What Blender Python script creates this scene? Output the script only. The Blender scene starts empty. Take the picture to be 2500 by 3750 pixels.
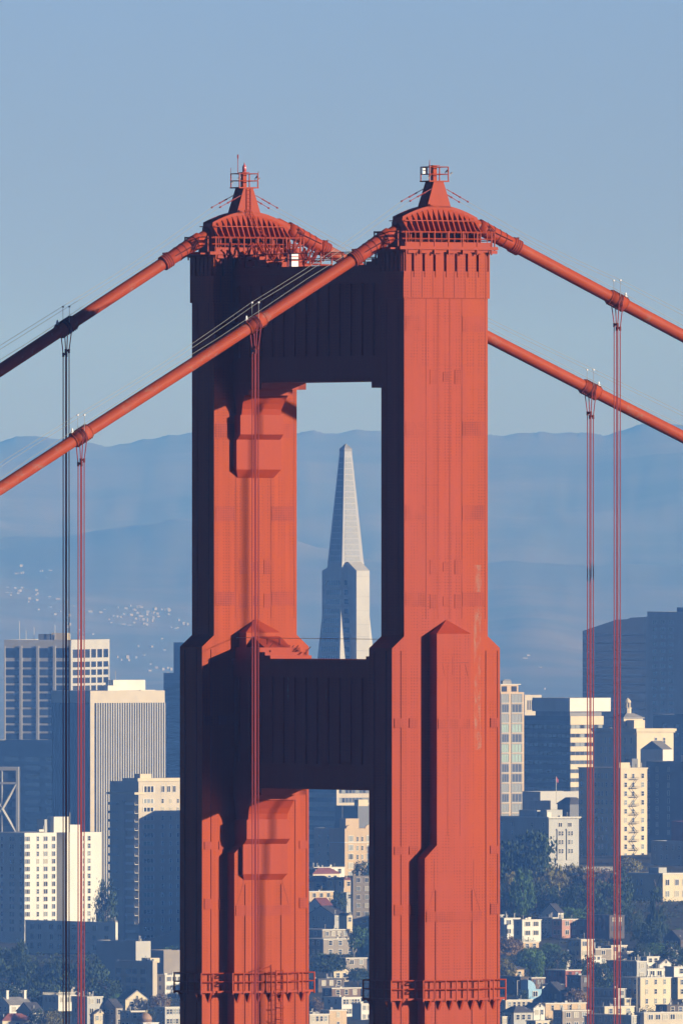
import bpy, math, random
from mathutils import Vector, noise
random.seed(7)
R = math.radians
SC = bpy.context.scene
COL = SC.collection

# ------------------------------------------------------------------ camera, sky, sun, exposure
F = 65000.0            # focal length in photo pixels (2500 x 3750)
CAMZ = 204.0           # camera height above the water
HOR = 2045.0           # photo row of the horizon
cam_data = bpy.data.cameras.new('camera')
cam = bpy.data.objects.new('camera', cam_data)
COL.objects.link(cam)
cam.location = (0, 0, CAMZ)
cam.rotation_euler = (R(90), 0, 0)
cam_data.sensor_fit = 'VERTICAL'
cam_data.sensor_height = 36
cam_data.sensor_width = 24
cam_data.lens = F / 3750 * 36
cam_data.shift_y = (HOR - 1875) / 3750
cam_data.clip_start = 10
cam_data.clip_end = 150000
SC.camera = cam

SKY_A, SKY_B, SKY_C, SKY_D = (0.30, 0.335, 0.82), (0.315, 0.455, 1.38), (0.12, 0.155, 0.29), (0.05, 0.06, 0.13)
SUN_AZ, SUN_EL = 115.0, 11.5      # azimuth clockwise from the view direction (+Y)
world = bpy.data.worlds.new('World')
SC.world = world
world.use_nodes = True
wn = world.node_tree
for n in list(wn.nodes): wn.nodes.remove(n)
out = wn.nodes.new('ShaderNodeOutputWorld')
bg = wn.nodes.new('ShaderNodeBackground')
sky = wn.nodes.new('ShaderNodeTexSky')
sky.sky_type = 'NISHITA'
sky.sun_disc = False
sky.sun_elevation = R(SUN_EL)
sky.sun_rotation = R(SUN_AZ)
sky.altitude = 200
sky.air_density = 1.2
sky.dust_density = 0.25
sky.ozone_density = 3.0
# tint of the sky by elevation: hazy pale blue at the horizon, clear blue above, deep and dim overhead
wtc = wn.nodes.new('ShaderNodeTexCoord'); wsp = wn.nodes.new('ShaderNodeSeparateXYZ')
wn.links.new(wtc.outputs['Generated'], wsp.inputs[0])
wsq = wn.nodes.new('ShaderNodeMath'); wsq.operation = 'POWER'; wsq.inputs[1].default_value = 0.5; wsq.use_clamp = True
wn.links.new(wsp.outputs[2], wsq.inputs[0])
wr = wn.nodes.new('ShaderNodeValToRGB'); el = wr.color_ramp.elements
wn.links.new(wsq.outputs[0], wr.inputs[0])
def sky_stop(deg, c, i=None):
    p = math.sqrt(max(0, math.sin(R(deg))))
    e = el[i] if i is not None else el.new(p)
    e.position = p; e.color = (*c, 1)
sky_stop(0, SKY_A, 0); sky_stop(90, SKY_D, 1)
sky_stop(0.4, SKY_A); sky_stop(1.9, SKY_B); sky_stop(5, SKY_C); sky_stop(16, SKY_D)
hsv = wn.nodes.new('ShaderNodeMix'); hsv.data_type = 'RGBA'; hsv.blend_type = 'MULTIPLY'
hsv.inputs[0].default_value = 1.0
wn.links.new(wr.outputs[0], hsv.inputs[7])
wn.links.new(sky.outputs[0], hsv.inputs[6])
wn.links.new(hsv.outputs[2], bg.inputs['Color'])
bg.inputs['Strength'].default_value = 0.12
wn.links.new(bg.outputs[0], out.inputs['Surface'])

sl = bpy.data.lights.new('sun', 'SUN')
sun = bpy.data.objects.new('sun', sl)
COL.objects.link(sun)
sl.energy = 5.0
sl.angle = R(0.53)
sl.color = (1.0, 0.92, 0.88)
sdir = Vector((math.sin(R(SUN_AZ)) * math.cos(R(SUN_EL)), math.cos(R(SUN_AZ)) * math.cos(R(SUN_EL)), math.sin(R(SUN_EL))))
sun.rotation_euler = sdir.to_track_quat('Z', 'Y').to_euler()
sun.location = (300, -200, 400)

SC.render.engine = 'CYCLES'
SC.view_settings.view_transform = 'Standard'
SC.view_settings.look = 'None'
SC.view_settings.exposure = 0.6
SC.view_settings.gamma = 1.0
cy = SC.cycles
cy.use_denoising = True
cy.denoising_prefilter = 'ACCURATE'
cy.max_bounces = 4
cy.diffuse_bounces = 2
cy.glossy_bounces = 2
cy.transmission_bounces = 2
cy.volume_bounces = 0
cy.transparent_max_bounces = 4
cy.sample_clamp_indirect = 4

# ------------------------------------------------------------------ helpers
def lin(c):
    c = c / 255.0
    return c / 12.92 if c <= 0.04045 else ((c + 0.055) / 1.055) ** 2.4

def mat(name, col, rough=0.7, var=0.0, scale=0.3, metal=0.0, spec=0.3, emit=None, stretch=1.0):
    m = bpy.data.materials.new(name); m.use_nodes = True
    nt = m.node_tree; b = nt.nodes['Principled BSDF']
    b.inputs['Roughness'].default_value = rough
    b.inputs['Metallic'].default_value = metal
    b.inputs['Specular IOR Level'].default_value = spec
    b.inputs['Base Color'].default_value = (*col, 1)
    if var:
        tc = nt.nodes.new('ShaderNodeTexCoord'); mp = nt.nodes.new('ShaderNodeMapping')
        mp.inputs['Scale'].default_value = (scale, scale, scale / stretch)
        nz = nt.nodes.new('ShaderNodeTexNoise'); nz.inputs['Scale'].default_value = 1.0
        nz.inputs['Detail'].default_value = 6
        cr = nt.nodes.new('ShaderNodeValToRGB')
        cr.color_ramp.elements[0].position = 0.3; cr.color_ramp.elements[1].position = 0.72
        cr.color_ramp.elements[0].color = (*[max(0, c * (1 - var)) for c in col], 1)
        cr.color_ramp.elements[1].color = (*[min(1, c * (1 + var)) for c in col], 1)
        nt.links.new(tc.outputs['Object'], mp.inputs[0]); nt.links.new(mp.outputs[0], nz.inputs['Vector'])
        nt.links.new(nz.outputs[0], cr.inputs[0]); nt.links.new(cr.outputs[0], b.inputs['Base Color'])
    return m

class MB:
    """collects shapes that become ONE mesh object"""
    def __init__(s): s.v = []; s.f = []; s.m = []
    def add(s, vs, fs, mi=0):
        o = len(s.v); s.v += [tuple(v) for v in vs]
        s.f += [tuple(i + o for i in f) for f in fs]; s.m += [mi] * len(fs)
        return s
    def box(s, x0, x1, y0, y1, z0, z1, mi=0):
        vs = [(x0,y0,z0),(x1,y0,z0),(x1,y1,z0),(x0,y1,z0),(x0,y0,z1),(x1,y0,z1),(x1,y1,z1),(x0,y1,z1)]
        return s.add(vs, [(0,3,2,1),(4,5,6,7),(0,1,5,4),(1,2,6,5),(2,3,7,6),(3,0,4,7)], mi)
    def loft(s, rects, mi=0):
        """rects: list of (x0,x1,y0,y1,z) from bottom to top"""
        vs = []; fs = []
        for (x0,x1,y0,y1,z) in rects: vs += [(x0,y0,z),(x1,y0,z),(x1,y1,z),(x0,y1,z)]
        n = len(rects)
        for k in range(n - 1):
            a = 4*k; b = a + 4
            for i in range(4):
                j = (i + 1) % 4
                fs.append((a+i, a+j, b+j, b+i))
        fs.append((3,2,1,0)); t = 4*(n-1); fs.append((t,t+1,t+2,t+3))
        return s.add(vs, fs, mi)
    def prism(s, pts, d, mi=0):
        """polygon pts (3D list, planar) extruded by vector d"""
        n = len(pts); d = Vector(d)
        vs = [Vector(p) for p in pts] + [Vector(p) + d for p in pts]
        fs = [tuple(range(n)), tuple(range(2*n-1, n-1, -1))] + [(i, i+n, (i+1)%n+n, (i+1)%n) for i in range(n)]
        return s.add(vs, fs, mi)
    def tube(s, pts, r, n=6, mi=0, cap=True):
        pts = [Vector(p) for p in pts]; rs = r if isinstance(r, (list, tuple)) else [r]*len(pts)
        vs = []; fs = []
        for k, p in enumerate(pts):
            a = pts[max(k-1,0)]; b = pts[min(k+1, len(pts)-1)]
            t = (b - a).normalized(); up = Vector((0,0,1)) if abs(t.z) < 0.95 else Vector((1,0,0))
            sx = t.cross(up).normalized(); sy = sx.cross(t).normalized()
            for i in range(n):
                q = 2*math.pi*i/n
                vs.append(p + (sx*math.cos(q) + sy*math.sin(q))*rs[k])
        for k in range(len(pts)-1):
            for i in range(n):
                j = (i+1) % n
                fs.append((k*n+i, (k+1)*n+i, (k+1)*n+j, k*n+j))
        if cap:
            fs.append(tuple(range(n))); fs.append(tuple(range(len(pts)*n-1, (len(pts)-1)*n-1, -1)))
        return s.add(vs, fs, mi)
    def beam(s, p, q, w=0.1, mi=0): return s.tube([p, q], w*0.6, 4, mi)
    def mesh(s, name, mats, smooth=False):
        me = bpy.data.meshes.new(name); me.from_pydata(s.v, [], s.f)
        for m in (mats if isinstance(mats, (list, tuple)) else [mats]): me.materials.append(m)
        me.polygons.foreach_set('material_index', s.m)
        if smooth: me.polygons.foreach_set('use_smooth', [True]*len(s.f))
        me.update()
        import bmesh
        bm = bmesh.new(); bm.from_mesh(me); bmesh.ops.recalc_face_normals(bm, faces=bm.faces); bm.to_mesh(me); bm.free()
        return me
    def build(s, name, mats, parent=None, smooth=False):
        return link(name, s.mesh(name, mats, smooth), parent)

def link(name, me, parent=None, loc=None, scale=None):
    o = bpy.data.objects.new(name, me); COL.objects.link(o)
    if parent: o.parent = parent
    if loc is not None: o.location = loc
    if scale is not None: o.scale = scale
    return o

def tag(o, label=None, cat=None, group=None, kind=None):
    if label: o['label'] = label
    if cat: o['category'] = cat
    if group: o['group'] = group
    if kind: o['kind'] = kind
    return o

def empty(name, loc, rz=0, label=None, cat=None, group=None):
    o = bpy.data.objects.new(name, None); COL.objects.link(o)
    o.location = loc; o.rotation_euler = (0, 0, rz)
    return tag(o, label, cat, group)

def at(px, py, Y):
    return Vector(((px - 1250) / F * Y, Y, CAMZ + (HOR - py) / F * Y))

def smooth(a, b, t):
    t = min(1, max(0, (t - a) / (b - a))); return t*t*(3-2*t)

def interp(tab, x):
    if x <= tab[0][0]: return tab[0][1]
    for (a, va), (b, vb) in zip(tab, tab[1:]):
        if x <= b: return va + (vb - va) * (x - a) / (b - a)
    return tab[-1][1]

def copy_tree(o, parent=None):
    c = o.copy(); COL.objects.link(c); c.parent = parent
    for ch in o.children: copy_tree(ch, c)
    return c

# ------------------------------------------------------------------ paint of the bridge
def bridge_paint(name, c1, c2, rivets=0.0, pitch=0.2, grey=0.0, worn=False, gsc=(0.9, 0.9, 0.10), gth=0.66, tone=False, drip=0.45):
    m = bpy.data.materials.new(name); m.use_nodes = True
    nt = m.node_tree; N = nt.nodes; L = nt.links; b = N['Principled BSDF']
    b.inputs['Roughness'].default_value = 0.55
    b.inputs['Specular IOR Level'].default_value = 0.1
    tc = N.new('ShaderNodeTexCoord')
    def nz(sc, detail=5, rough=0.6):
        mp = N.new('ShaderNodeMapping'); mp.inputs['Scale'].default_value = sc
        n = N.new('ShaderNodeTexNoise'); n.inputs['Scale'].default_value = 1; n.inputs['Detail'].default_value = detail
        n.inputs['Roughness'].default_value = rough
        L.new(tc.outputs['Object'], mp.inputs[0]); L.new(mp.outputs[0], n.inputs['Vector']); return n.outputs[0]
    def math_(op, a, bb=None, cc=None):
        n = N.new('ShaderNodeMath'); n.operation = op
        for i, v in enumerate((a, bb, cc)):
            if v is None: continue
            if isinstance(v, (int, float)): n.inputs[i].default_value = v
            else: L.new(v, n.inputs[i])
        return n.outputs[0]
    def mix(f, a, c):
        n = N.new('ShaderNodeMix'); n.data_type = 'RGBA'
        if isinstance(f, (int, float)): n.inputs[0].default_value = f
        else: L.new(f, n.inputs[0])
        for i, v in ((6, a), (7, c)):
            if isinstance(v, tuple): n.inputs[i].default_value = (*v, 1)
            else: L.new(v, n.inputs[i])
        return n.outputs[2]
    def ramp(v, a, c):
        n = N.new('ShaderNodeMapRange'); n.inputs[1].default_value = a; n.inputs[2].default_value = c
        L.new(v, n.inputs[0]); return n.outputs[0]
    big = ramp(nz((0.28, 0.28, 0.05)), 0.35, 0.65)
    col = mix(big, c1, c2)
    if tone:       # newer, more orange coat on the southern third of the broad face
        st = N.new('ShaderNodeSeparateXYZ'); L.new(tc.outputs['Object'], st.inputs[0])
        col = mix(math_('MULTIPLY', ramp(math_('ADD', st.outputs[0], math_('MULTIPLY', nz((0.4, 0.4, 0.08), 3), 1.2)), 1.5, 3.2), 0.85), col, (0.33, 0.046, 0.005))
    streak = ramp(nz((1.6, 1.6, 0.06), 4), 0.3, 0.75)
    col = mix(math_('MULTIPLY', streak, drip), col, tuple(x * 0.72 for x in c1))
    fine = ramp(nz((3, 3, 2), 6), 0.55, 0.75)
    col = mix(math_('MULTIPLY', fine, 0.18), col, tuple(x * 0.6 for x in c1))
    if grey:
        g = math_('MULTIPLY', ramp(nz(gsc, 6, 0.7), gth, gth + 0.06), ramp(nz((4, 4, 3), 5, 0.8), 0.42, 0.6))
        col = mix(math_('MULTIPLY', g, grey), col, (0.24, 0.14, 0.11))
    if worn:       # long bare patch where the top coat has worn off
        sp = N.new('ShaderNodeSeparateXYZ'); L.new(tc.outputs['Object'], sp.inputs[0])
        wob = nz((0.5, 0.5, 0.4), 4)
        cx = math_('ADD', 2.55, math_('MULTIPLY', wob, 0.5))
        m1 = math_('LESS_THAN', math_('ABSOLUTE', math_('SUBTRACT', sp.outputs[0], cx)), 0.30)
        m2 = math_('MULTIPLY', math_('GREATER_THAN', sp.outputs[2], 189.5), math_('LESS_THAN', sp.outputs[2], 203.5))
        m3 = math_('MULTIPLY', ramp(nz((4, 4, 1.2), 6, 0.75), 0.44, 0.60), ramp(nz((0.8, 0.8, 0.3), 3), 0.40, 0.55))
        col = mix(math_('MULTIPLY', math_('MULTIPLY', math_('MULTIPLY', m1, m2), m3), 0.55), col, (0.25, 0.155, 0.12))
    if rivets:
        sp = N.new('ShaderNodeSeparateXYZ'); L.new(tc.outputs['Object'], sp.inputs[0])
        h = math_('ADD', sp.outputs[0], sp.outputs[1])
        def cell(v, p): return math_('ABSOLUTE', math_('SUBTRACT', math_('FRACT', math_('DIVIDE', v, p)), 0.5))
        a = math_('MULTIPLY', cell(h, pitch), pitch); c = math_('MULTIPLY', cell(sp.outputs[2], pitch * 0.9), pitch * 0.9)
        d = math_('SQRT', math_('ADD', math_('MULTIPLY', a, a), math_('MULTIPLY', c, c)))
        dot = math_('LESS_THAN', d, 0.05)
        if pitch > 0.17:   # leave every third column plain
            gate = math_('GREATER_THAN', math_('FRACT', math_('DIVIDE', h, pitch * 4)), 0.30)
            dot = math_('MULTIPLY', dot, gate)
        if pitch > 0.17:   # paired horizontal rows, and vertical lap rows
            e = math_('SQRT', math_('ADD', math_('POWER', math_('MULTIPLY', cell(h, 0.13), 0.13), 2), math_('POWER', math_('MULTIPLY', cell(sp.outputs[2], 1.83), 1.83), 2)))
            dot = math_('MAXIMUM', dot, math_('MULTIPLY', math_('LESS_THAN', e, 0.045), 0.35))
        dot = math_('MULTIPLY', dot, ramp(nz((0.55, 0.55, 0.35), 3), 0.34, 0.62))
        col = mix(math_('MULTIPLY', dot, rivets * 1.35), col, (0.10, 0.013, 0.008))
        bp = N.new('ShaderNodeBump'); bp.inputs['Strength'].default_value = 0.3; bp.inputs['Distance'].default_value = 0.02
        L.new(dot, bp.inputs['Height']); L.new(bp.outputs[0], b.inputs['Normal'])
    L.new(col, b.inputs['Base Color'])
    return m

OR1 = (0.312, 0.046, 0.020)
OR2 = (0.315, 0.041, 0.009)
M = {}
M['leg'] = bridge_paint('riveted_orange_paint', OR1, OR2, rivets=0.5, pitch=0.25, grey=0.75, worn=True, tone=True)
M['leg_far'] = bridge_paint('riveted_orange_paint_newer', (0.34, 0.044, 0.004), (0.34, 0.050, 0.008), rivets=0.42, pitch=0.25, drip=0.8)
M['plate'] = bridge_paint('dense_riveted_plate', OR1, OR2, rivets=0.55, pitch=0.15)
M['paint'] = bridge_paint('orange_paint', OR1, OR2)
M['cable'] = bridge_paint('weathered_cable_paint', (0.305, 0.046, 0.014), (0.32, 0.055, 0.02), grey=0.85, gsc=(0.8, 0.8, 0.8), gth=0.57)
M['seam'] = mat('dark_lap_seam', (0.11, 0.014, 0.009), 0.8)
M['lap'] = mat('lap_caulk_line', (0.20, 0.032, 0.018), 0.8, 0.5, 0.6, stretch=4)  # dark caulk paint along the plate laps
M['rope'] = mat('rope_paint', (0.27, 0.04, 0.04), 0.6)
M['wire'] = mat('galvanised_wire', (0.35, 0.34, 0.31), 0.5)
M['white'] = mat('white_paint', (0.6, 0.6, 0.58), 0.5)
M['glassdome'] = mat('beacon_glass', (0.5, 0.12, 0.12), 0.15, spec=0.6)
M['steel'] = mat('grey_steel', (0.4, 0.4, 0.4), 0.5)
# ------------------------------------------------------------------ bridge tower
D = 27.8                                  # spacing of the two legs
PHI = R(58.5)
CU, SU = math.sin(PHI), math.cos(PHI)     # world direction of local +x (along the bridge, away to the right)
TX, TY = -0.22, 1357.85                   # tower centre
TROT = math.atan2(SU, CU)
NEAR, FAR = -D/2, D/2

def onplane(px, py, y0):
    """local (x, z) of the point on the vertical plane local y = y0 seen at photo pixel px, py"""
    k = (px - 1250) / F
    x = (k * (TY + CU * y0) - TX + SU * y0) / (CU - k * SU)
    Y = TY + SU * x + CU * y0
    return x, CAMZ + (HOR - py) / F * Y

tower = empty('bridge_tower', (TX, TY, 0), TROT,
    'orange-red steel suspension bridge tower with two riveted legs joined by dark portal struts', 'bridge tower')

SPLICE_Z = [(221.2, 1.15), (213.3, 1.1), (206.9, 1.1), (200.4, 1.05)]
def leg(yc, pm, name='leg'):
    b = MB()
    b.loft([(-4.85, 4.85, yc-1.68, yc+1.68, -2), (-4.8, 4.8, yc-1.65, yc+1.65, 197.2),
            (-3.72, 3.72, yc-1.65, yc+1.65, 198.1), (-3.72, 3.72, yc-1.65, yc+1.65, 223.7)])
    L = b.build(name, pm, tower)
    # crown: corner and middle strips leave open slots near the top
    c = MB()
    c.box(-3.84, 3.84, yc-1.75, yc+1.75, 223.7, 225.75)
    xs = [-3.84 + i * (7.68/8) for i in range(9)]
    for i in range(8):
        a, e = xs[i] + 0.0, xs[i+1] - 0.25
        if i == 0: a = -3.84
        c.box(a + (0.22 if i == 0 else 0.0), e if i < 7 else 3.62, yc-1.75, yc-1.45, 225.75, 227.2)
        c.box(a, e, yc+1.45, yc+1.75, 225.75, 227.2)
        c.box(xs[i] - 0.05 if i else -3.84, (xs[i] - 0.01) if i else -3.78, yc-1.80, yc-1.755, 225.3, 227.25)
    c.box(3.72, 3.84, yc-1.75, yc+1.75, 225.75, 227.2)
    for j in range(5):
        y0 = yc - 1.45 + j * 0.6
        c.box(-3.84, -3.6, y0, y0 + 0.42, 225.75, 227.2)
    c.box(-3.5, 3.5, yc-1.3, yc+1.3, 225.75, 227.2)
    C = c.build('crown_band', pm, L)
    q = MB()
    for i in range(1, 8): q.box(xs[i]-0.30, xs[i]-0.26, yc-1.765, yc-1.745, 223.75, 225.75)
    q.box(3.45, 3.5, yc-1.77, yc-1.745, 223.72, 227.1)
    q.build('lap_seam', M['lap'], C)
    # lap seams: narrow strips just proud of the faces
    s = MB()
    f = yc - 1.65
    for x in (-1.78, -0.72, 0.32, 1.40, 3.50):
        s.box(x - 0.02, x + 0.02, f - 0.012, f + 0.02, 199.4, 223.7)
    for x in (-4.0, 3.55, 4.6):
        s.box(x - 0.02, x + 0.02, f - 0.045, f + 0.02, 0, 197.0)
    for y in (-0.85, 0.85):
        s.box(-3.735, -3.70, yc + y - 0.02, yc + y + 0.02, 198.2, 223.7)
        s.box(-4.86, -4.75, yc + y - 0.02, yc + y + 0.02, 0, 197.0)
    s.build('lap_seam', M['lap'], L)
    # splice plates with dense rivets
    for (z, h) in SPLICE_Z:
        for (xa, xb) in ((-3.60, -1.82), (1.44, 3.45)):
            q = MB(); q.box(xa, xb, f-0.025, f+0.01, z, z+h); q.build('splice_plate', M['plate'], L)
    for z in (217.6, 203.2, 200.6):
        for (xa, xb, za, zb) in ((-1.45, -0.76, -0.4, 0.7), (-0.28, 0.28, -0.2, 0.5), (0.76, 1.38, -0.4, 0.7)):
            q = MB(); q.box(xa, xb, f-0.03, f+0.01, z+za, z+zb); q.build('splice_plate', M['plate'], L)
    for (z, h) in ((191.2, 0.7), (181.6, 0.6), (177.0, 0.8)):
        for (xa, xb) in ((-4.6, -3.95), (3.95, 4.6), (-3.3, -2.6)):
            q = MB(); q.box(xa, xb, f-0.06, f+0.01, z, z+h); q.build('splice_plate', M['plate'], L)
    # pilasters on both broad faces
    for sg in (-1, 1):
        p = MB(); y0 = yc + sg*1.64; y1 = yc + sg*(1.65 + 1.11); a, e = min(y0, y1), max(y0, y1)
        p.loft([(-2.60, 2.60, a, e, -1), (-2.57, 2.57, a, e, 181.3), (-1.5, 1.5, a, e, 182.3), (-1.5, 1.5, a, e, 198.3)])
        P = p.build('pilaster', pm, L)
        c = MB()
        c.add([(-1.53, y0, 198.3), (-1.53, y1 + sg*0.03, 198.3), (1.53, y1 + sg*0.03, 198.3), (1.53, y0, 198.3), (0, yc + sg*1.66, 199.35)],
              [(0,1,4), (1,2,4), (2,3,4), (3,2,1,0), (0,4,3)])
        c.build('cap', M['paint'], P)
        if sg < 0:
            t = MB(); g = y1
            for x in (-0.55, 0.55): t.box(x-0.012, x+0.012, g-0.01, g+0.01, 183, 196)
            for (xa, xb) in ((-1.02, -0.8), (1.0, 1.22)):
                t.prism([(xa, g-0.012, 196.0), (xa+0.04, g-0.012, 196.0), (xb+0.04, g-0.012, 195.1), (xb, g-0.012, 195.1)], (0, 0.03, 0))
            t.box(-0.12, -0.09, g-0.015, g+0.01, 195.2, 196.6); t.box(-1.35, 1.3, g-0.012, g+0.01, 196.1, 196.14)
            for sgn in (-1, 1):
                t.prism([(sgn*1.75, g-0.012, 181.2), (sgn*1.78, g-0.012, 181.2), (sgn*1.78, g-0.012, 179.0), (sgn*1.75, g-0.012, 179.0)], (0, 0.03, 0))
                t.prism([(sgn*1.75, g-0.012, 179.0), (sgn*1.79, g-0.012, 179.0), (sgn*2.4, g-0.012, 177.2), (sgn*2.36, g-0.012, 177.2)], (0, 0.03, 0))
                t.box(sgn*1.62-0.02, sgn*1.62+0.02, g-0.05, g+0.01, 0, 178.9)
            t.build('lap_seam', M['lap'], P)
            for (z, h, w) in ((191.1, 0.75, 1.4), (176.5, 0.8, 2.45)):
                q = MB(); q.box(-w, w, g-0.05, g+0.01, z, z+h); q.build('splice_plate', M['plate'], P)
    return L
leg_near = leg(NEAR, M['leg']); leg_near['label'] = 'nearer riveted leg with broad sunlit side and grey worn patches'
leg_far = leg(FAR, M['leg_far']); leg_far['label'] = 'farther leg crossed by the shadows of the struts and cable'

# ---- portal struts
def strut(z0, z1, nm_label):
    S = empty('portal_strut', (0, 0, 0)); S.parent = tower; S['label'] = nm_label
    ya, ye = NEAR + 1.6, FAR - 1.6
    b = MB(); b.box(-1.9, 1.9, ya, ye, z0 + 0.35, z1 - 0.55); b.build('web', M['leg'], S)
    b = MB(); b.box(-2.05, 2.05, ya, ye, z1 - 0.55, z1); b.box(-2.15, 2.15, ya, ye, z1 - 0.22, z1 - 0.08)
    for sg in (-1, 1):
        for d, h in ((3.7, 0.85), (4.5, 0.5), (5.3, 0.25)):
            y0 = NEAR + 1.6 if sg < 0 else FAR - 1.6 - d
            b.box(-1.8 - 0.01*d, 1.8 + 0.01*d, y0, y0 + d, z1 - 0.02, z1 + h)
    b.build('cornice', M['paint'], S)
    b = MB(); b.box(-2.05, 2.05, ya, ye, z0, z0 + 0.35); b.box(-1.98, 1.98, ya, ye, z0 + 0.35, z0 + 1.9); b.build('bottom_flange', M['paint'], S)
    n = 15
    for i in range(n):
        y = ya + (i + 0.5) * (ye - ya) / n
        for sx in (-1, 1):
            r = MB(); r.box(min(sx*1.88, sx*2.0), max(sx*1.88, sx*2.0), y - 0.07, y + 0.07, z0 + 1.95, z1 - 1.4)
            if sx < 0: r.build('rib', M['paint'], S)
    r = MB(); r.box(-2.0, 2.0, ya, ye, z1 - 1.4, z1 - 0.6); r.build('top_flange', M['paint'], S)
    return S
st_up = strut(217.5, 226.35, 'upper shaded strut with vertical ribs')
st_lo = strut(186.35, 196.3, 'lower shaded strut with vertical ribs')

def corbel(yc, sg, zt, dp, w0=1.95):
    """stepped bracket under a strut; sg is the direction away from the leg"""
    f = yc + sg * 1.6
    def rc(w, p, z):
        a, e = f, yc + sg * (1.65 + p)
        return (-w, w, min(a, e), max(a, e), z)
    b = MB()
    b.loft([rc(2.0, 4.2, zt - 0.52), rc(2.0, 4.2, zt - 0.003)])
    b.loft([rc(1.97, 2.25 + dp*0.5, zt - 0.95), rc(1.97, 2.25 + dp*0.5, zt - 0.52)])
    b.loft([rc(w0-0.2, 0.85 + dp, zt - 2.45), rc(w0-0.18, 0.95 + dp, zt - 2.0), rc(w0-0.1, 1.15 + dp, zt - 1.6), rc(w0, 1.6 + dp, zt - 0.95)])
    b.loft([rc(w0-0.03, 0.5 + dp, zt - 4.35), rc(w0-0.01, 0.97 + dp, zt - 3.95), rc(w0-0.01, 0.97 + dp, zt - 2.45)])
    b.loft([rc(w0-0.35, 0.02 + dp, zt - 7.3), rc(w0+0.06, 0.52 + dp, zt - 6.65), rc(w0+0.06, 0.52 + dp, zt - 4.35)])
    return b.build('bracket', M['paint'], tower)
for yc, sg in ((FAR, -1), (NEAR, 1)):
    corbel(yc, sg, 217.5, 0.0)
    corbel(yc, sg, 186.35, 0.95)

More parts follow.
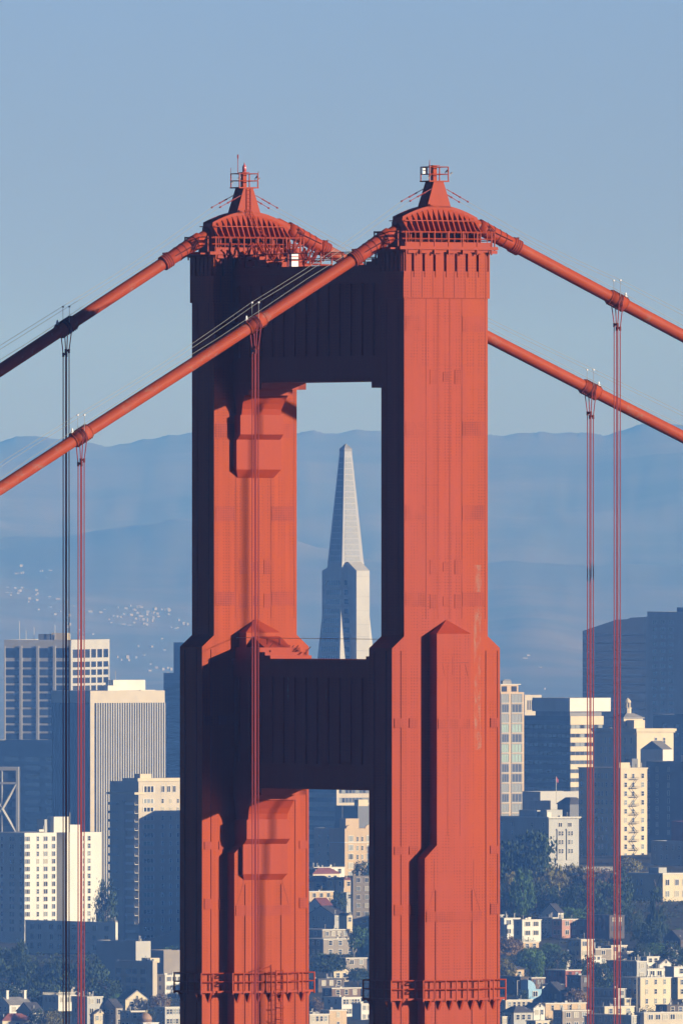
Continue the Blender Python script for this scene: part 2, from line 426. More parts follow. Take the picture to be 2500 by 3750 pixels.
# ---- saddle housings on the leg tops
def arch(x): return 229.35 + 1.4 * math.cos(max(-1.5, min(1.5, x / 3.55 * 1.28)))
def housing(yc):
    H = empty('saddle_housing', (0, 0, 0)); H.parent = tower
    dk = MB()
    dk.box(-3.95, 3.95, yc-1.95, yc+1.95, 227.2, 227.38); dk.box(-4.35, 4.35, yc-2.1, yc+2.1, 227.38, 227.62)
    for i in range(7):
        x = -3.6 + i * 1.2; dk.box(x, x + 0.75, yc - 2.02, yc - 1.96, 227.1, 227.34)
    dk.box(-3.9, 3.9, yc - 2.05, yc - 1.98, 227.62, 227.95)
    dk.build('deck', M['paint'], H)
    # backing coloured dark to stand for the shade behind the ribs
    c = MB(); c.box(-3.1, 3.1, yc+1.0, yc+1.15, 227.62, 229.5); c.box(-3.0, 3.0, yc-0.5, yc+0.5, 229.35, 229.6); c.build('shade_backing', M['seam'], H)
    # vaulted roof
    rf = MB(); n = 20; x0, x1 = -3.28, 3.38
    top = []; bot = []
    for i in range(n+1):
        x = x0 + (x1-x0)*i/n; top.append((x, yc-0.66, arch(x))); bot.append((x, yc-0.66, arch(x) - 0.14))
    for i in range(n):
        rf.prism([top[i], top[i+1], bot[i+1], bot[i]], (0, 1.32, 0))
    rf.build('roof', M['paint'], H)
    for sg in (-1, 1):
        # fascia and tapered ribs, leaning outwards towards the bottom
        fa = MB(); nr = 15
        for i in range(n):
            a = Vector(top[i]); e = Vector(top[i+1])
            a.y = e.y = yc + sg*0.67
            fa.prism([(a.x, a.y, a.z+0.02), (e.x, e.y, e.z+0.02), (e.x, e.y, e.z-0.30), (a.x, a.y, a.z-0.30)], (0, sg*0.05, 0))
        fa.build('fascia', M['paint'], H)
        for i in range(nr):
            x = -3.15 + 6.4 * i / (nr-1); hw = 6.5/(nr-1)/2
            zt = arch(x) - 0.25; zm = min(zt - 0.55, 229.65); zb = 228.72
            yt = yc + sg*0.70; ym = yc + sg*1.0; yb = yc + sg*1.5
            r = MB()
            for (za, ya_, wa, zc, yc_, wc) in ((zt, yt, hw, zm, ym, 0.06), (zm, ym, 0.06, zb, yb, 0.05)):
                r.prism([(x-wa, ya_, za), (x+wa, ya_, za), (x+wc, yc_, zc), (x-wc, yc_, zc)], (0, sg*0.06, 0))
                r.prism([(x, ya_, za), (x+0.05, ya_, za), (x+0.05, yc_, zc), (x, yc_, zc)], (0, -sg*0.85, 0))
            if sg < 0: r.build('rib', M['paint'], H)
        tb = MB(); tb.box(-3.35, 3.2, yc+sg*1.08-0.04, yc+sg*1.08+0.04, 229.55, 229.62)
        tb.box(-3.9, 3.9, yc+sg*1.52-0.05, yc+sg*1.52+0.05, 228.66, 228.74)
        if sg < 0:
            for x in (-3.1, -1.5, 0.1, 1.7, 3.1): tb.box(x, x+0.1, yc-1.55, yc-1.45, 227.62, 228.7)
        tb.build('tie_bar', M['paint'], H)
    # end walls where the cables leave
    for sx, xx in ((-1, -3.3), (1, 3.36)):
        e = MB(); e.prism([(xx, yc-1.4, 227.62), (xx, yc+1.4, 227.62), (xx, yc+0.64, arch(xx)-0.05), (xx, yc-0.64, arch(xx)-0.05)], (-sx*0.2, 0, 0))
        e.build('end_plate', M['paint'], H)
    # railing round the deck
    ra = MB(); X, Yh = 4.15, 2.05
    for z in (228.2, 228.72):
        for (p, q) in (((-X, yc-Yh), (X, yc-Yh)), ((-X, yc+Yh), (X, yc+Yh))):
            ra.tube([(p[0], p[1], z), (q[0], q[1], z)], 0.05, 4)
    for i in range(7):
        x = -X + 0.35 + i * (2*X-0.7)/6
        for y in (yc-Yh, yc+Yh): ra.box(x-0.045, x+0.045, y-0.045, y+0.045, 227.0, 228.8)
    for i in range(13):
        x = -X + 0.6 + i * 0.58; ra.box(x-0.025, x+0.025, yc-Yh-0.02, yc-Yh+0.02, 227.9, 228.72)
    for sx in (-1, 1):
        for y in (yc-1.7, yc+1.7):
            ra.box(sx*(X+0.15)-0.04, sx*(X+0.15)+0.04, y-0.04, y+0.04, 227.3, 228.8)
        for z in (228.1, 228.75): ra.tube([(sx*(X+0.15), yc-1.7, z), (sx*(X+0.15), yc+1.7, z)], 0.04, 4)
        ra.box(min(sx*4.35, sx*5.0), max(sx*4.35, sx*4.6), yc-1.75, yc+1.75, 227.4, 227.52)
    ra.build('railing', M['paint'], H)
    # tapered beacon pedestal and cage
    p = MB(); p.loft([(-1.05, 1.02, yc-0.68, yc+0.68, arch(1)-0.25), (-1.05, 1.02, yc-0.68, yc+0.68, 230.72), (-0.44, 0.42, yc-0.62, yc+0.62, 232.55)])
    p.box(-0.95, -0.55, yc-0.9, yc-0.66, 230.75, 230.85)
    P = p.build('beacon_pedestal', M['paint'], H)
    t = MB(); t.box(-1.07, 1.04, yc-0.72, yc+0.7, 230.62, 230.68); t.build('rivet_band', M['seam'], P)
    g = MB(); X, Yh = 0.83, 0.63
    g.box(-X-0.06, X+0.06, yc-Yh-0.06, yc+Yh+0.06, 232.55, 232.64)
    for z in (233.13, 233.68):
        for (p0, p1) in (((-X,-Yh),(X,-Yh)), ((X,-Yh),(X,Yh)), ((X,Yh),(-X,Yh)), ((-X,Yh),(-X,-Yh))):
            g.tube([(p0[0], yc+p0[1], z), (p1[0], yc+p1[1], z)], 0.035, 4)
    for (x, y) in ((-X,-Yh), (X,-Yh), (X,Yh), (-X,Yh), (0.1,Yh), (-0.1,-Yh*0)):
        if (x, y) != (-0.1, 0): g.box(x-0.035, x+0.035, yc+y-0.035, yc+y+0.035, 232.6, 233.7)
    g.build('beacon_cage', M['paint'], H)
    c = MB(); c.box(-0.2, 0.12, yc-0.15, yc+0.15, 232.6, 233.78); c.box(-0.35, 0.3, yc-0.3, yc+0.3, 233.76, 233.81); c.build('mast_post', M['paint'], H)
    # guy brackets on the pedestal
    for sx in (-1, 1):
        for y in (-0.6, 0.55):
            b = MB()
            p0 = Vector((sx*0.68, yc+y, 232.0)); p1 = Vector((sx*2.5, yc+y*1.1, 231.1))
            b.tube([p0, p0.lerp(p1, 0.3)], 0.03, 5); b.tube([p0.lerp(p1, 0.3), p0.lerp(p1, 0.36)], 0.06, 6); b.tube([p0.lerp(p1, 0.36), p0.lerp(p1, 0.62)], 0.045, 4)
            b.tube([p0.lerp(p1, 0.62), p0.lerp(p1, 0.68)], 0.07, 6); b.tube([p0.lerp(p1, 0.68), p1], 0.03, 5); b.tube([p1, p0.lerp(p1, 1.06)], 0.07, 6)
            b.build('turnbuckle', M['rope'], H)
    return H
H_near = housing(NEAR)
H_far = housing(FAR)
# fittings that differ
m = MB(); m.tube([(-0.83, NEAR-0.63, 233.6), (-0.83, NEAR-0.63, 234.2)], [0.05, 0.02], 5); m.build('mast', M['rope'], H_near)
m = MB(); m.box(-0.80, -0.36, NEAR+0.40, NEAR+0.46, 233.15, 233.64); m.build('white_panel', M['white'], H_near)
def lampbox(parent, x, y, z, s=1.0, mt='white'):
    m = MB(); m.tube([(x, y, z), (x+0.16*s, y-0.12*s, z+0.14*s)], [0.04*s, 0.09*s], 8); m.tube([(x, y, z), (x, y, z-0.18*s)], 0.025*s, 5); m.build('floodlight', M[mt], parent)
lampbox(H_near, -0.6, NEAR-0.1, 232.95); lampbox(H_near, 0.72, NEAR-0.4, 233.3); lampbox(H_near, 0.98, NEAR-0.66, 233.15, 0.8)
lampbox(H_far, -0.7, FAR-0.2, 233.3); lampbox(H_far, 0.7, FAR-0.45, 233.35); lampbox(H_far, 0.9, FAR-0.6, 233.25, 0.7); lampbox(H_far, -0.82, FAR+0.5, 233.0, 0.7)
m = MB(); m.tube([(0.0, FAR, 233.7), (0.0, FAR, 233.85)], 0.16, 10); m.tube([(0, FAR, 233.85), (0, FAR, 234.15), (0, FAR, 234.3), (0, FAR, 234.4), (0, FAR, 234.55)], [0.15, 0.16, 0.13, 0.05, 0.02], 12); m.build('beacon_lamp', M['glassdome'], H_far, True)
m = MB(); m.tube([(-0.83, FAR-0.4, 233.6), (-0.83, FAR-0.4, 234.95)], 0.028, 5); m.tube([(-0.83, FAR-0.4, 234.85), (-0.83, FAR-0.4, 235.15)], 0.055, 6); m.build('whip_antenna', M['rope'], H_far)
m = MB(); m.tube([(-0.85, FAR+0.62, 233.6), (-0.85, FAR+0.62, 234.15)], 0.02, 4); m.tube([(0.85, FAR-0.62, 233.6), (0.9, FAR-0.62, 233.85)], 0.03, 4); m.build('aerial', M['rope'], H_far)
def ladder(parent, p, q, w=0.4, rung=0.3, mt='paint', side=(1, 0, 0), r=0.03, name='ladder'):
    p, q = Vector(p), Vector(q); s = Vector(side) * w/2; L = (q-p).length; b = MB()
    b.tube([p-s, q-s], r, 4); b.tube([p+s, q+s], r, 4)
    k = 0.0
    while k < L: c = p.lerp(q, k/L); b.tube([c-s, c+s], r*0.8, 4); k += rung
    return b.build(name, M[mt], parent)
ladder(H_far, (0.55, FAR-2.1, 228.5), (-0.1, FAR-0.75, 230.9)); ladder(H_far, (-0.05, FAR-0.74, 230.9), (-0.02, FAR-0.66, 232.5), 0.35)

# ---- inspection gallery near the foot of the picture
def gallery(yc):
    G = empty('gallery', (0, 0, 0)); G.parent = tower
    zd = 170.55
    path = [(-5.6, yc-2.5), (-5.6, yc+2.5), (5.6, yc+2.5), (5.6, yc-2.5)]
    outl = [(-5.1, yc-2.0), (-2.95, yc-2.0), (-2.95, yc-3.15), (2.95, yc-3.15), (2.95, yc-2.0), (5.1, yc-2.0), (5.1, yc+2.0), (2.95, yc+2.0), (2.95, yc+3.15), (-2.95, yc+3.15), (-2.95, yc+2.0), (-5.1, yc+2.0)]
    b = MB(); b.prism([(x, y, zd) for x, y in outl], (0, 0, 0.16)); b.build('deck', M['paint'], G)
    r = MB(); t = MB()
    for i in range(len(outl)):
        a = Vector((*outl[i], 0)); e = Vector((*outl[(i+1) % len(outl)], 0)); L = (e-a).length
        for z in (zd + 0.85, zd + 1.5): r.tube([a + Vector((0,0,z)), e + Vector((0,0,z))], 0.05, 4)
        k = max(1, round(L / 1.0))
        for j in range(k):
            c = a.lerp(e, j/k); r.box(c.x-0.045, c.x+0.045, c.y-0.045, c.y+0.045, zd - 0.1, zd + 1.55)
    r.build('railing', M['paint'], G)
    def brk(x, y, dx, dy):
        q = MB(); s = Vector((0.09, 0, 0)) if abs(dy) > 0 else Vector((0, 0.09, 0))
        a = Vector((x, y, zd)); o = Vector((x+dx, y+dy, zd)); l = Vector((x, y, zd - 0.75))
        q.prism([a - s, o - s, l - s], s*2); q.build('bracket', M['paint'], G)
    for x in (-4.2, 4.2): brk(x, yc-1.66, 0, -0.4); 
    for x in (-2.3, -1.35, -0.35, 0.6, 1.55, 2.4): brk(x, yc-2.77, 0, -0.42)
    for y in (-1.2, 1.2): brk(-4.82, yc+y, -0.4, 0); brk(4.82, yc+y, 0.4, 0)
    return G
gallery(NEAR); gallery(FAR)
ladder(tower, (1.15, FAR-3.3, 160), (1.15, FAR-3.3, 172.3), 0.62, 0.36, 'paint', r=0.035)
m = MB()
for k in range(12):
    z = 160.4 + k*0.9
    if z > 170: break
    m.tube([(1.15+0.42*math.cos(q), FAR-3.3-0.45*math.sin(q), z) for q in [math.pi*i/6 for i in range(7)]], 0.03, 4)
m.build('ladder_cage', M['paint'], tower)
m = MB(); m.tube([(0.45, FAR-3.6, 160), (0.2, FAR-3.6, 172.7)], 0.06, 5); m.tube([(0.2, FAR-3.6, 172.6), (-0.8, FAR-3.5, 172.3)], 0.04, 4); m.build('davit_pole', M['paint'], tower)

# ---- maintenance rig on top of the upper strut and the far leg
rig = empty('maintenance_rig', (TX, TY, 0), TROT, 'tangle of orange scaffold beams on the upper strut beside the farther leg top', 'scaffold')
rnd = random.Random(3)
b = MB()
base = [(-2.6 + 0.9*i, FAR - 1.9 - (i % 3)*1.1) for i in range(6)]
for i in range(80):
    x = rnd.uniform(-2.3, 3.6); y = FAR - rnd.uniform(2.1, 7.2); z = 226.4 + rnd.uniform(0, 1.5) * (1 - (FAR-y)/12)
    d = rnd.choice([(1.3, 0, 0), (0, 1.3, 0), (0.6, 0, 1.0), (-0.6, 0, 0.9), (0, 0.5, 0.9), (0, 0, 1.2)])
    p = Vector((x, y, z)); b.beam(p, p + Vector(d) * rnd.uniform(0.6, 1.3), rnd.uniform(0.08, 0.18))
b.build('brace', M['paint'], rig)
b = MB()
for i in range(5):
    x = rnd.uniform(-1.6, 1.6); y = FAR - 3 - i*1.2; b.box(x, x+rnd.uniform(0.5, 1.2), y, y+0.8, 226.36, 226.7 + rnd.uniform(0, 0.5))
b.box(-1.9, -1.7, FAR-6.4, FAR-4.9, 226.36, 226.95); b.box(-1.85, -1.0, FAR-8.2, FAR-6.6, 226.36, 226.75)
b.build('platform', M['paint'], rig)
b = MB()
for sx in (-1.95, 1.95):
    for z in (226.9, 227.35): b.tube([(sx, NEAR+5.3, z), (sx, FAR-2.2, z)], 0.035, 4)
    y = NEAR + 5.3
    while y < FAR-2: b.box(sx-0.04, sx+0.04, y-0.04, y+0.04, 226.3, 227.4); y += 1.6
b.build('railing', M['paint'], rig)
b = MB()
for (x0, z0, x1, z1) in ((-1.9, 226.4, -1.2, 228.3), (-1.2, 228.3, -0.4, 226.4), (-1.9, 227.3, -0.4, 227.3)):
    for y in (FAR-3.2, FAR-4.4): b.beam((x0, y, z0), (x1, y, z1), 0.14)
b.build('trestle', M['paint'], rig)

box = empty('equipment_box', (TX, TY, 0), TROT, 'small white box with orange stripes standing on the upper strut between the cables', 'equipment box')
x, z = onplane(1155, 958, FAR - 9.4)
b = MB(); b.box(-1.7, -1.0, FAR-9.8, FAR-9.1, 226.37, 227.35); b.build('cabinet', M['white'], box)
b = MB(); b.box(-1.72, -0.98, FAR-9.82, FAR-9.08, 226.8, 226.88); b.box(-1.72, -0.98, FAR-9.82, FAR-9.08, 227.1, 227.16); b.build('stripe', M['paint'], box)

rig2 = empty('inspection_cradle', (TX, TY, 0), TROT, 'dark low frame and pipes on the flat top of the lower strut', 'work cradle')
b = MB()
for i in range(18):
    x = rnd.uniform(-1.6, 1.8); y = FAR - rnd.uniform(2.8, 6.8); z = 196.35 + rnd.uniform(0, 0.9)
    p = Vector((x, y, z)); d = rnd.choice([(1.1, 0, 0.5), (0, 0.9, 0), (0.8, 0, -0.3), (0, 0, 0.7), (0.7, 0.3, 0.5)]); b.beam(p, p + Vector(d), 0.08)
b.box(-1.7, -1.5, FAR-5.6, FAR-3.2, 196.3, 196.75)
b.build('frame', M['seam'], rig2)
b = MB(); b.tube([(-1.9, FAR-2.0, 197.9), (-1.9, NEAR+1.7, 197.85)], 0.02, 4); b.build('lifeline', M['wire'], rig2)
b = MB(); b.box(-0.9, 1.7, FAR-5.4, FAR-2.8, 196.3, 196.95); b.prism([(-0.9, FAR-2.8, 196.95), (-0.9, FAR-4.8, 196.95), (-0.9, FAR-2.8, 198.0)], (2.4, 0, 0)); b.build('hatch_housing', M['paint'], rig2)

# ------------------------------------------------------------------ main cables
def cable(y0, Lpts, Rpts, label, bandL, bandR, wl, wr):
    T = empty('main_cable', (TX, TY, 0), TROT, label, 'suspension cable', 'main suspension cables')
    lp = [onplane(px, py, y0) for px, py in Lpts]; rp = [onplane(px, py, y0) for px, py in Rpts]
    def ext(a, e, d):   # run on beyond the frame with a gently easing slope
        s = (e[1]-a[1])/(e[0]-a[0]); return (e[0] + d, e[1] + s*d*0.93)
    lp = [ext(lp[1], lp[0], -60)] + lp; rp = rp + [ext(rp[-2], rp[-1], 90)]
    path = lp + [(-3.1, lp[-1][1] + (lp[-1][1]-lp[-2][1])/(lp[-1][0]-lp[-2][0])*(-3.1-lp[-1][0])), (0, 229.75), (3.1, rp[0][1] + (rp[1][1]-rp[0][1])/(rp[1][0]-rp[0][0])*(3.1-rp[0][0]))] + rp
    pts = [(x, y0, z) for x, z in path]
    b = MB(); b.tube(pts, 0.465, 20); b.build('cable', M['cable'], T, True)
    def atx(x):
        for (a, za), (c, zc) in zip(path, path[1:]):
            if a <= x <= c: return za + (zc-za)*(x-a)/(c-a), (zc-za)/(c-a)
        return 0, 0
    bands = []
    for px, py in bandL + bandR:
        x, z = onplane(px, py, y0); z, s = atx(x); t = Vector((1, 0, s)).normalized(); c = Vector((x, y0, z)); bands.append((c, t))
        q = MB(); q.tube([c - t*0.78, c + t*0.78], 0.535, 20)
        for k in (-0.76, 0.76): q.tube([c + t*(k-0.03), c + t*(k+0.03)], 0.56, 20)
        nrm = Vector((-t.z, 0, t.x))
        Bd = q.build('cable_band', M['cable'], T, True)
        q = MB()
        for k in range(9):
            for sg in (-1, 1):
                p = c + t*(-0.68 + 0.17*k) + nrm*sg*0.55; q.tube([p - Vector((0, 0.2, 0)), p + Vector((0, 0.2, 0))], 0.055, 6)
        q.build('clamp_bolt', M['seam'], Bd)
        q = MB()
        for k in (-0.16, -0.07, 0.07, 0.16): q.tube([c + t*(k-0.03), c + t*(k+0.03)], 0.585, 20)
        q.build('rope_groove', M['seam'], Bd, True)
        q = MB(); p = c + t*(-0.62 if x < 0 else 0.62) + nrm*0.5; q.loft([(p.x-0.1, p.x+0.1, y0-0.1, y0+0.1, p.z), (p.x-0.03, p.x+0.05, y0-0.03, y0+0.03, p.z+0.42)]); q.build('light', M['white'], Bd)
        q = MB()
        for sy in (-0.48, 0.48):
            q.tube([(x, y0+sy, z+0.3), (x, y0+sy, z+1.5)], 0.02, 4); q.box(x-0.07, x+0.07, y0+sy-0.05, y0+sy+0.05, z+1.5, z+1.62)
        q.build('rope_post', M['steel'], Bd)
    # sleeve between housing and collar with rings, and flat cover lip
    for side, (sx, cx) in (('l', (-4.0, -7.0)), ('r', (3.9, 7.2))):
        a = [Vector((sx + (cx-sx)*k/6, y0, atx(sx + (cx-sx)*k/6)[0])) for k in range(7)]
        q = MB(); q.tube(a, [0.60, 0.59, 0.58, 0.56, 0.55, 0.53, 0.52], 20); S = q.build('sleeve', M['paint'], T, True)
        q = MB()
        for k in (1, 2, 3, 4):
            t = (a[k+1]-a[k]).normalized(); q.tube([a[k]-t*0.03, a[k]+t*0.03], 0.625 - 0.012*k, 20)
        q.build('ring', M['seam'], S, True)
        q = MB(); t = (a[6]-a[5]).normalized()
        for k in (-0.3, -0.1, 0.1, 0.3): q.tube([a[6]+t*(k-0.05), a[6]+t*(k+0.05)], 0.61, 20)
        q.build('collar', M['paint'], S, True)
        q = MB()
        for k in (-0.2, 0, 0.2): q.tube([a[6]+t*(k-0.05), a[6]+t*(k+0.05)], 0.59, 20)
        for p in (a[6],): q.beam(p + Vector((-0.35, 0, 0.6)), p + Vector((0.35, 0, 0.62)), 0.1)
        q.build('collar_gap', M['seam'], S, True)
        q = MB(); q.beam(a[2] + Vector((0,-0.66,-0.4)), a[1] + Vector((0,-0.68,0.3)), 0.06); q.beam(a[2] + Vector((0,-0.66,0.1)), a[1] + Vector((0,-0.68,0.35)), 0.06)
        q.beam(a[1] + Vector((0,-0.68,0.0)), a[5] + Vector((0,-0.56,0.12)), 0.06)
        q.build('strap', M['seam'], S)
    # hand ropes: from pedestal to post tops and onwards
    for sy in (-0.48, 0.48):
        for sgn in (-1, 1):
            bs = sorted([c for c, t in bands if c.x*sgn > 0], key=lambda c: abs(c.x))
            ps = [Vector((sgn*2.55, y0+sy*1.2, 231.1))] + [Vector((c.x, y0+sy, c.z+1.6)) for c in bs]
            e = lp[0] if sgn < 0 else rp[-1]
            s = (e[1]-bs[-1].z)/(e[0]-bs[-1].x)
            ps.append(Vector((e[0], y0+sy, e[1]+1.6)))
            q = MB()
            for p0, p1 in zip(ps, ps[1:]):
                n = 6; q.tube([p0.lerp(p1, k/n) - Vector((0, 0, 0.25*math.sin(math.pi*k/n))) for k in range(n+1)], 0.013, 4)
            q.build('hand_rope', M['wire'], T)
    q = MB()
    for sgn in (-1, 1):
        xs = [sgn*(7.4 + 4*k) for k in range(12 if sgn > 0 else 12)]
        q.tube([(x, y0 - 0.1, atx(x)[0] + 0.78 + 0.06*math.sin(x)) for x in xs if lp[0][0] < x < rp[-1][0]], 0.014, 4)
    q.build('lamp_wire', M['wire'], T)
    return T, bands
cn, bn = cable(NEAR, [(0, 1790), (350, 1562), (700, 1337), (1000, 1141), (1300, 945), (1420, 864)], [(1800, 856), (1900, 910), (2100, 1017), (2300, 1124), (2500, 1231)],
    'nearer thick orange main cable passing in front of the dark upper strut', [(935, 1183), (298, 1596)], [(2258, 1102)], 0, 0)
cf, bf = cable(FAR, [(0, 1357), (300, 1160), (600, 963), (700, 898)], [(1110, 870), (1220, 930), (1500, 1082), (1790, 1237), (2150, 1422), (2500, 1601)],
    'farther thick orange main cable, partly in the shadow of the tower at left', [(243, 1196)], [(2160, 1427)], 0, 0)

def suspender(c, t, y0, label):
    S = empty('suspender_rope', (TX, TY, 0), TROT, label, 'suspender cable', 'vertical suspender ropes')
    for sx in (-1, 1):
        for sy in (-1, 1):
            b = MB(); x = c.x + sx*0.115; zc = c.z
            zk = zc - 1.95 + sx*0.14*(1 if c.x < 0 else -1)
            xt = c.x + sx*0.12
            b.tube([(xt, y0 + sy*0.56, zc + 0.05 + t.z*sx*0.1), (xt + sx*0.05, y0 + sy*0.52, zc - 0.35), (c.x + sx*0.11, y0 + sy*0.26, zk), (c.x + sx*0.11, y0 + sy*0.26, 70)], 0.04, 5)
            b.build('wire_rope', M['rope'], S)
        b = MB(); b.box(c.x + sx*0.11 - 0.06, c.x + sx*0.11 + 0.06, y0 - 0.27, y0 + 0.27, zk - 0.08, zk + 0.08)
        b.box(c.x + sx*0.11 - 0.07, c.x + sx*0.11 + 0.07, y0 - 0.29, y0 - 0.19, zk - 0.2, zk + 0.12); b.box(c.x + sx*0.11 - 0.07, c.x + sx*0.11 + 0.07, y0 + 0.19, y0 + 0.29, zk - 0.2, zk + 0.12)
        b.build('spreader', M['seam'], S)
lab = ['bundle of four ropes hanging from the nearer cable in front of the farther leg',
       'red-lit bundle of ropes at far left, just right of the dark shaded bundle',
       'rightmost bundle of ropes, hanging from the nearer cable at right']
for (c, t), l in zip(bn, lab): suspender(c, t, NEAR, l)
for (c, t), l in zip(bf, ['dark shaded bundle of ropes hanging from the farther cable at left', 'bundle of ropes hanging from the farther cable at right, left of the other bundle']): suspender(c, t, FAR, l)
# ------------------------------------------------------------------ land, water, hills, haze
def zz(Y, py): return CAMZ - (py - HOR) / F * Y
PR = [(4700, -3), (5000, 12), (5500, zz(5500, 3880)), (5800, zz(5800, 3680)), (6100, zz(6100, 3480)), (6300, zz(6300, 3350)), (6600, zz(6600, 3175)), (6780, 91), (7000, 86), (7400, 66), (8000, 38), (9000, 12), (9800, 3), (10500, -4)]
PC = [(4700, -3), (5000, 12), (5500, zz(5500, 3890)), (5800, zz(5800, 3715)), (6100, zz(6100, 3570)), (6400, zz(6400, 3405)), (6700, zz(6700, 3260)), (6900, zz(6900, 3200)), (7300, 60), (8000, 32), (9000, 12), (9800, 3), (10500, -4)]
PL = [(4700, -3), (5000, 12), (5500, zz(5500, 3870)), (5800, zz(5800, 3760)), (6100, zz(6100, 3660)), (6400, zz(6400, 3555)), (6700, zz(6700, 3450)), (7000, 52), (7400, 40), (8000, 25), (9000, 8), (9800, 2), (10500, -4)]
def gz(X, Y):
    px = 1250 + X / max(Y, 1) * F
    if px < 1240: w = smooth(450, 1200, px); return interp(PL, Y)*(1-w) + interp(PC, Y)*w
    w = smooth(1280, 1850, px); return interp(PC, Y)*(1-w) + interp(PR, Y)*w
def Yof(px, py):
    lo, hi = 5300, 6750
    for _ in range(30):
        m = (lo+hi)/2; z = gz((px-1250)/F*m, m); q = HOR + (CAMZ - z)/m*F
        if q > py: lo = m
        else: hi = m
    return lo

M['ground'] = mat('hillside_scrub', (0.034, 0.036, 0.02), 0.95, 0.5, 0.08)
def grid(name, xs, ys, hf, m, kind='structure', smooth_=True):
    vs = []; fs = []; nx = len(xs(ys[0]))
    for Y in ys:
        for X in xs(Y): vs.append((X, Y, hf(X, Y)))
    for j in range(len(ys)-1):
        for i in range(nx-1):
            a = j*nx + i; fs.append((a, a+1, a+1+nx, a+nx))
    me = bpy.data.meshes.new(name); me.from_pydata(vs, [], fs); me.materials.append(m)
    if smooth_: me.polygons.foreach_set('use_smooth', [True]*len(fs))
    return tag(link(name, me), kind=kind)
ks = [-1.2, -0.6, -0.3, -0.12, -0.06] + [-0.03 + 0.06*i/60 for i in range(61)] + [0.06, 0.12, 0.3, 0.6, 1.2]
grid('ground', lambda Y: [k*Y for k in ks], [4600, 4700, 4850, 5000, 5250] + [5300 + 60*i for i in range(40)] + [7800, 8200, 8700, 9200, 9800, 10500],
     lambda X, Y: gz(X, Y) + (noise.noise(Vector((X*0.02, Y*0.01, 0)))*1.5 if Y > 5100 else 0), M['ground'])
w = bpy.data.materials.new('bay_water'); w.use_nodes = True
wb = w.node_tree.nodes['Principled BSDF']; wb.inputs['Base Color'].default_value = (0.012, 0.03, 0.045, 1); wb.inputs['Roughness'].default_value = 0.25
nzn = w.node_tree.nodes.new('ShaderNodeTexNoise'); nzn.inputs['Scale'].default_value = 0.05; nzn.inputs['Detail'].default_value = 8
tcn = w.node_tree.nodes.new('ShaderNodeTexCoord'); bmp = w.node_tree.nodes.new('ShaderNodeBump'); bmp.inputs['Distance'].default_value = 1.0; bmp.inputs['Strength'].default_value = 0.6
w.node_tree.links.new(tcn.outputs['Object'], nzn.inputs['Vector']); w.node_tree.links.new(nzn.outputs[0], bmp.inputs['Height']); w.node_tree.links.new(bmp.outputs[0], wb.inputs['Normal'])
b = MB(); b.add([(-50000, -3000, 0), (50000, -3000, 0), (50000, 60000, 0), (-50000, 60000, 0)], [(0, 1, 2, 3)]); tag(b.build('water', w), kind='structure')

RIDGE = [(-2500, 1600), (-900, 1580), (-300, 1640), (0, 1625), (60, 1604), (150, 1603), (200, 1612), (250, 1607), (330, 1618), (390, 1633), (430, 1628), (500, 1610), (600, 1604), (700, 1588), (860, 1596), (1000, 1583), (1120, 1574), (1170, 1582), (1240, 1587), (1310, 1577), (1390, 1588), (1500, 1596), (1650, 1588), (1780, 1586), (1840, 1595), (1900, 1587), (1980, 1583), (2060, 1588), (2140, 1585), (2215, 1594), (2290, 1574), (2350, 1562), (2420, 1558), (2500, 1562), (2800, 1580), (3400, 1550), (5000, 1600)]
def rough(X): return 7*noise.noise(Vector((X*0.006, 0, 0))) + 5*noise.noise(Vector((X*0.03, 3, 0))) + 4*abs(noise.noise(Vector((X*0.09, 7, 0))))
def hz(X, Y):
    px = 1250 + X / Y * F
    n = noise.fractal(Vector((X*0.00045, Y*0.00035, 1.7)), 0.9, 2.1, 6)
    n2 = noise.fractal(Vector((X*0.0016, Y*0.0011, 4.2)), 0.8, 2.2, 5)
    top = CAMZ + (HOR - interp(RIDGE, px))/F*32500
    base = interp([(17000, -6), (18500, 3), (21000, 12), (24000, 60), (27000, 130), (29500, 230), (31500, 330), (32500, 0)], Y)
    if Y >= 32450:
        f = 1 - smooth(32500, 38000, Y); return top*f + rough(X)
    f = smooth(30600, 32500, Y)
    if f < 0.99: top = CAMZ + (HOR - sum(interp(RIDGE, px + d) for d in range(-120, 121, 20))/13) / F * 32500
    body = base + n*interp([(17000, 0), (22000, 10), (26000, 55), (29000, 75), (31500, 70)], Y) + n2*interp([(18000, 0), (24000, 14), (31000, 26)], Y)
    # rounded foothill at right
    body += 30*math.exp(-((px-1930)/260)**2 - ((Y-25500)/1100)**2) + 60*math.exp(-((px-600)/500)**2 - ((Y-28500)/900)**2)
    body = min(body, top*0.93 + 20)
    return body*(1-f) + top*f + (rough(X) if f > 0.99 else 0)
hm = mat('dry_grass_hills', (0.10, 0.085, 0.05), 0.95)
nt = hm.node_tree
tc = nt.nodes.new('ShaderNodeTexCoord'); n1 = nt.nodes.new('ShaderNodeTexNoise'); n1.inputs['Scale'].default_value = 0.0018; n1.inputs['Detail'].default_value = 9; n1.inputs['Roughness'].default_value = 0.62
cr = nt.nodes.new('ShaderNodeValToRGB'); cr.color_ramp.elements[0].position = 0.44; cr.color_ramp.elements[1].position = 0.60
cr.color_ramp.elements[0].color = (0.10, 0.085, 0.045, 1); cr.color_ramp.elements[1].color = (0.17, 0.13, 0.075, 1)
nt.links.new(tc.outputs['Object'], n1.inputs['Vector']); nt.links.new(n1.outputs[0], cr.inputs[0]); nt.links.new(cr.outputs[0], nt.nodes['Principled BSDF'].inputs['Base Color'])
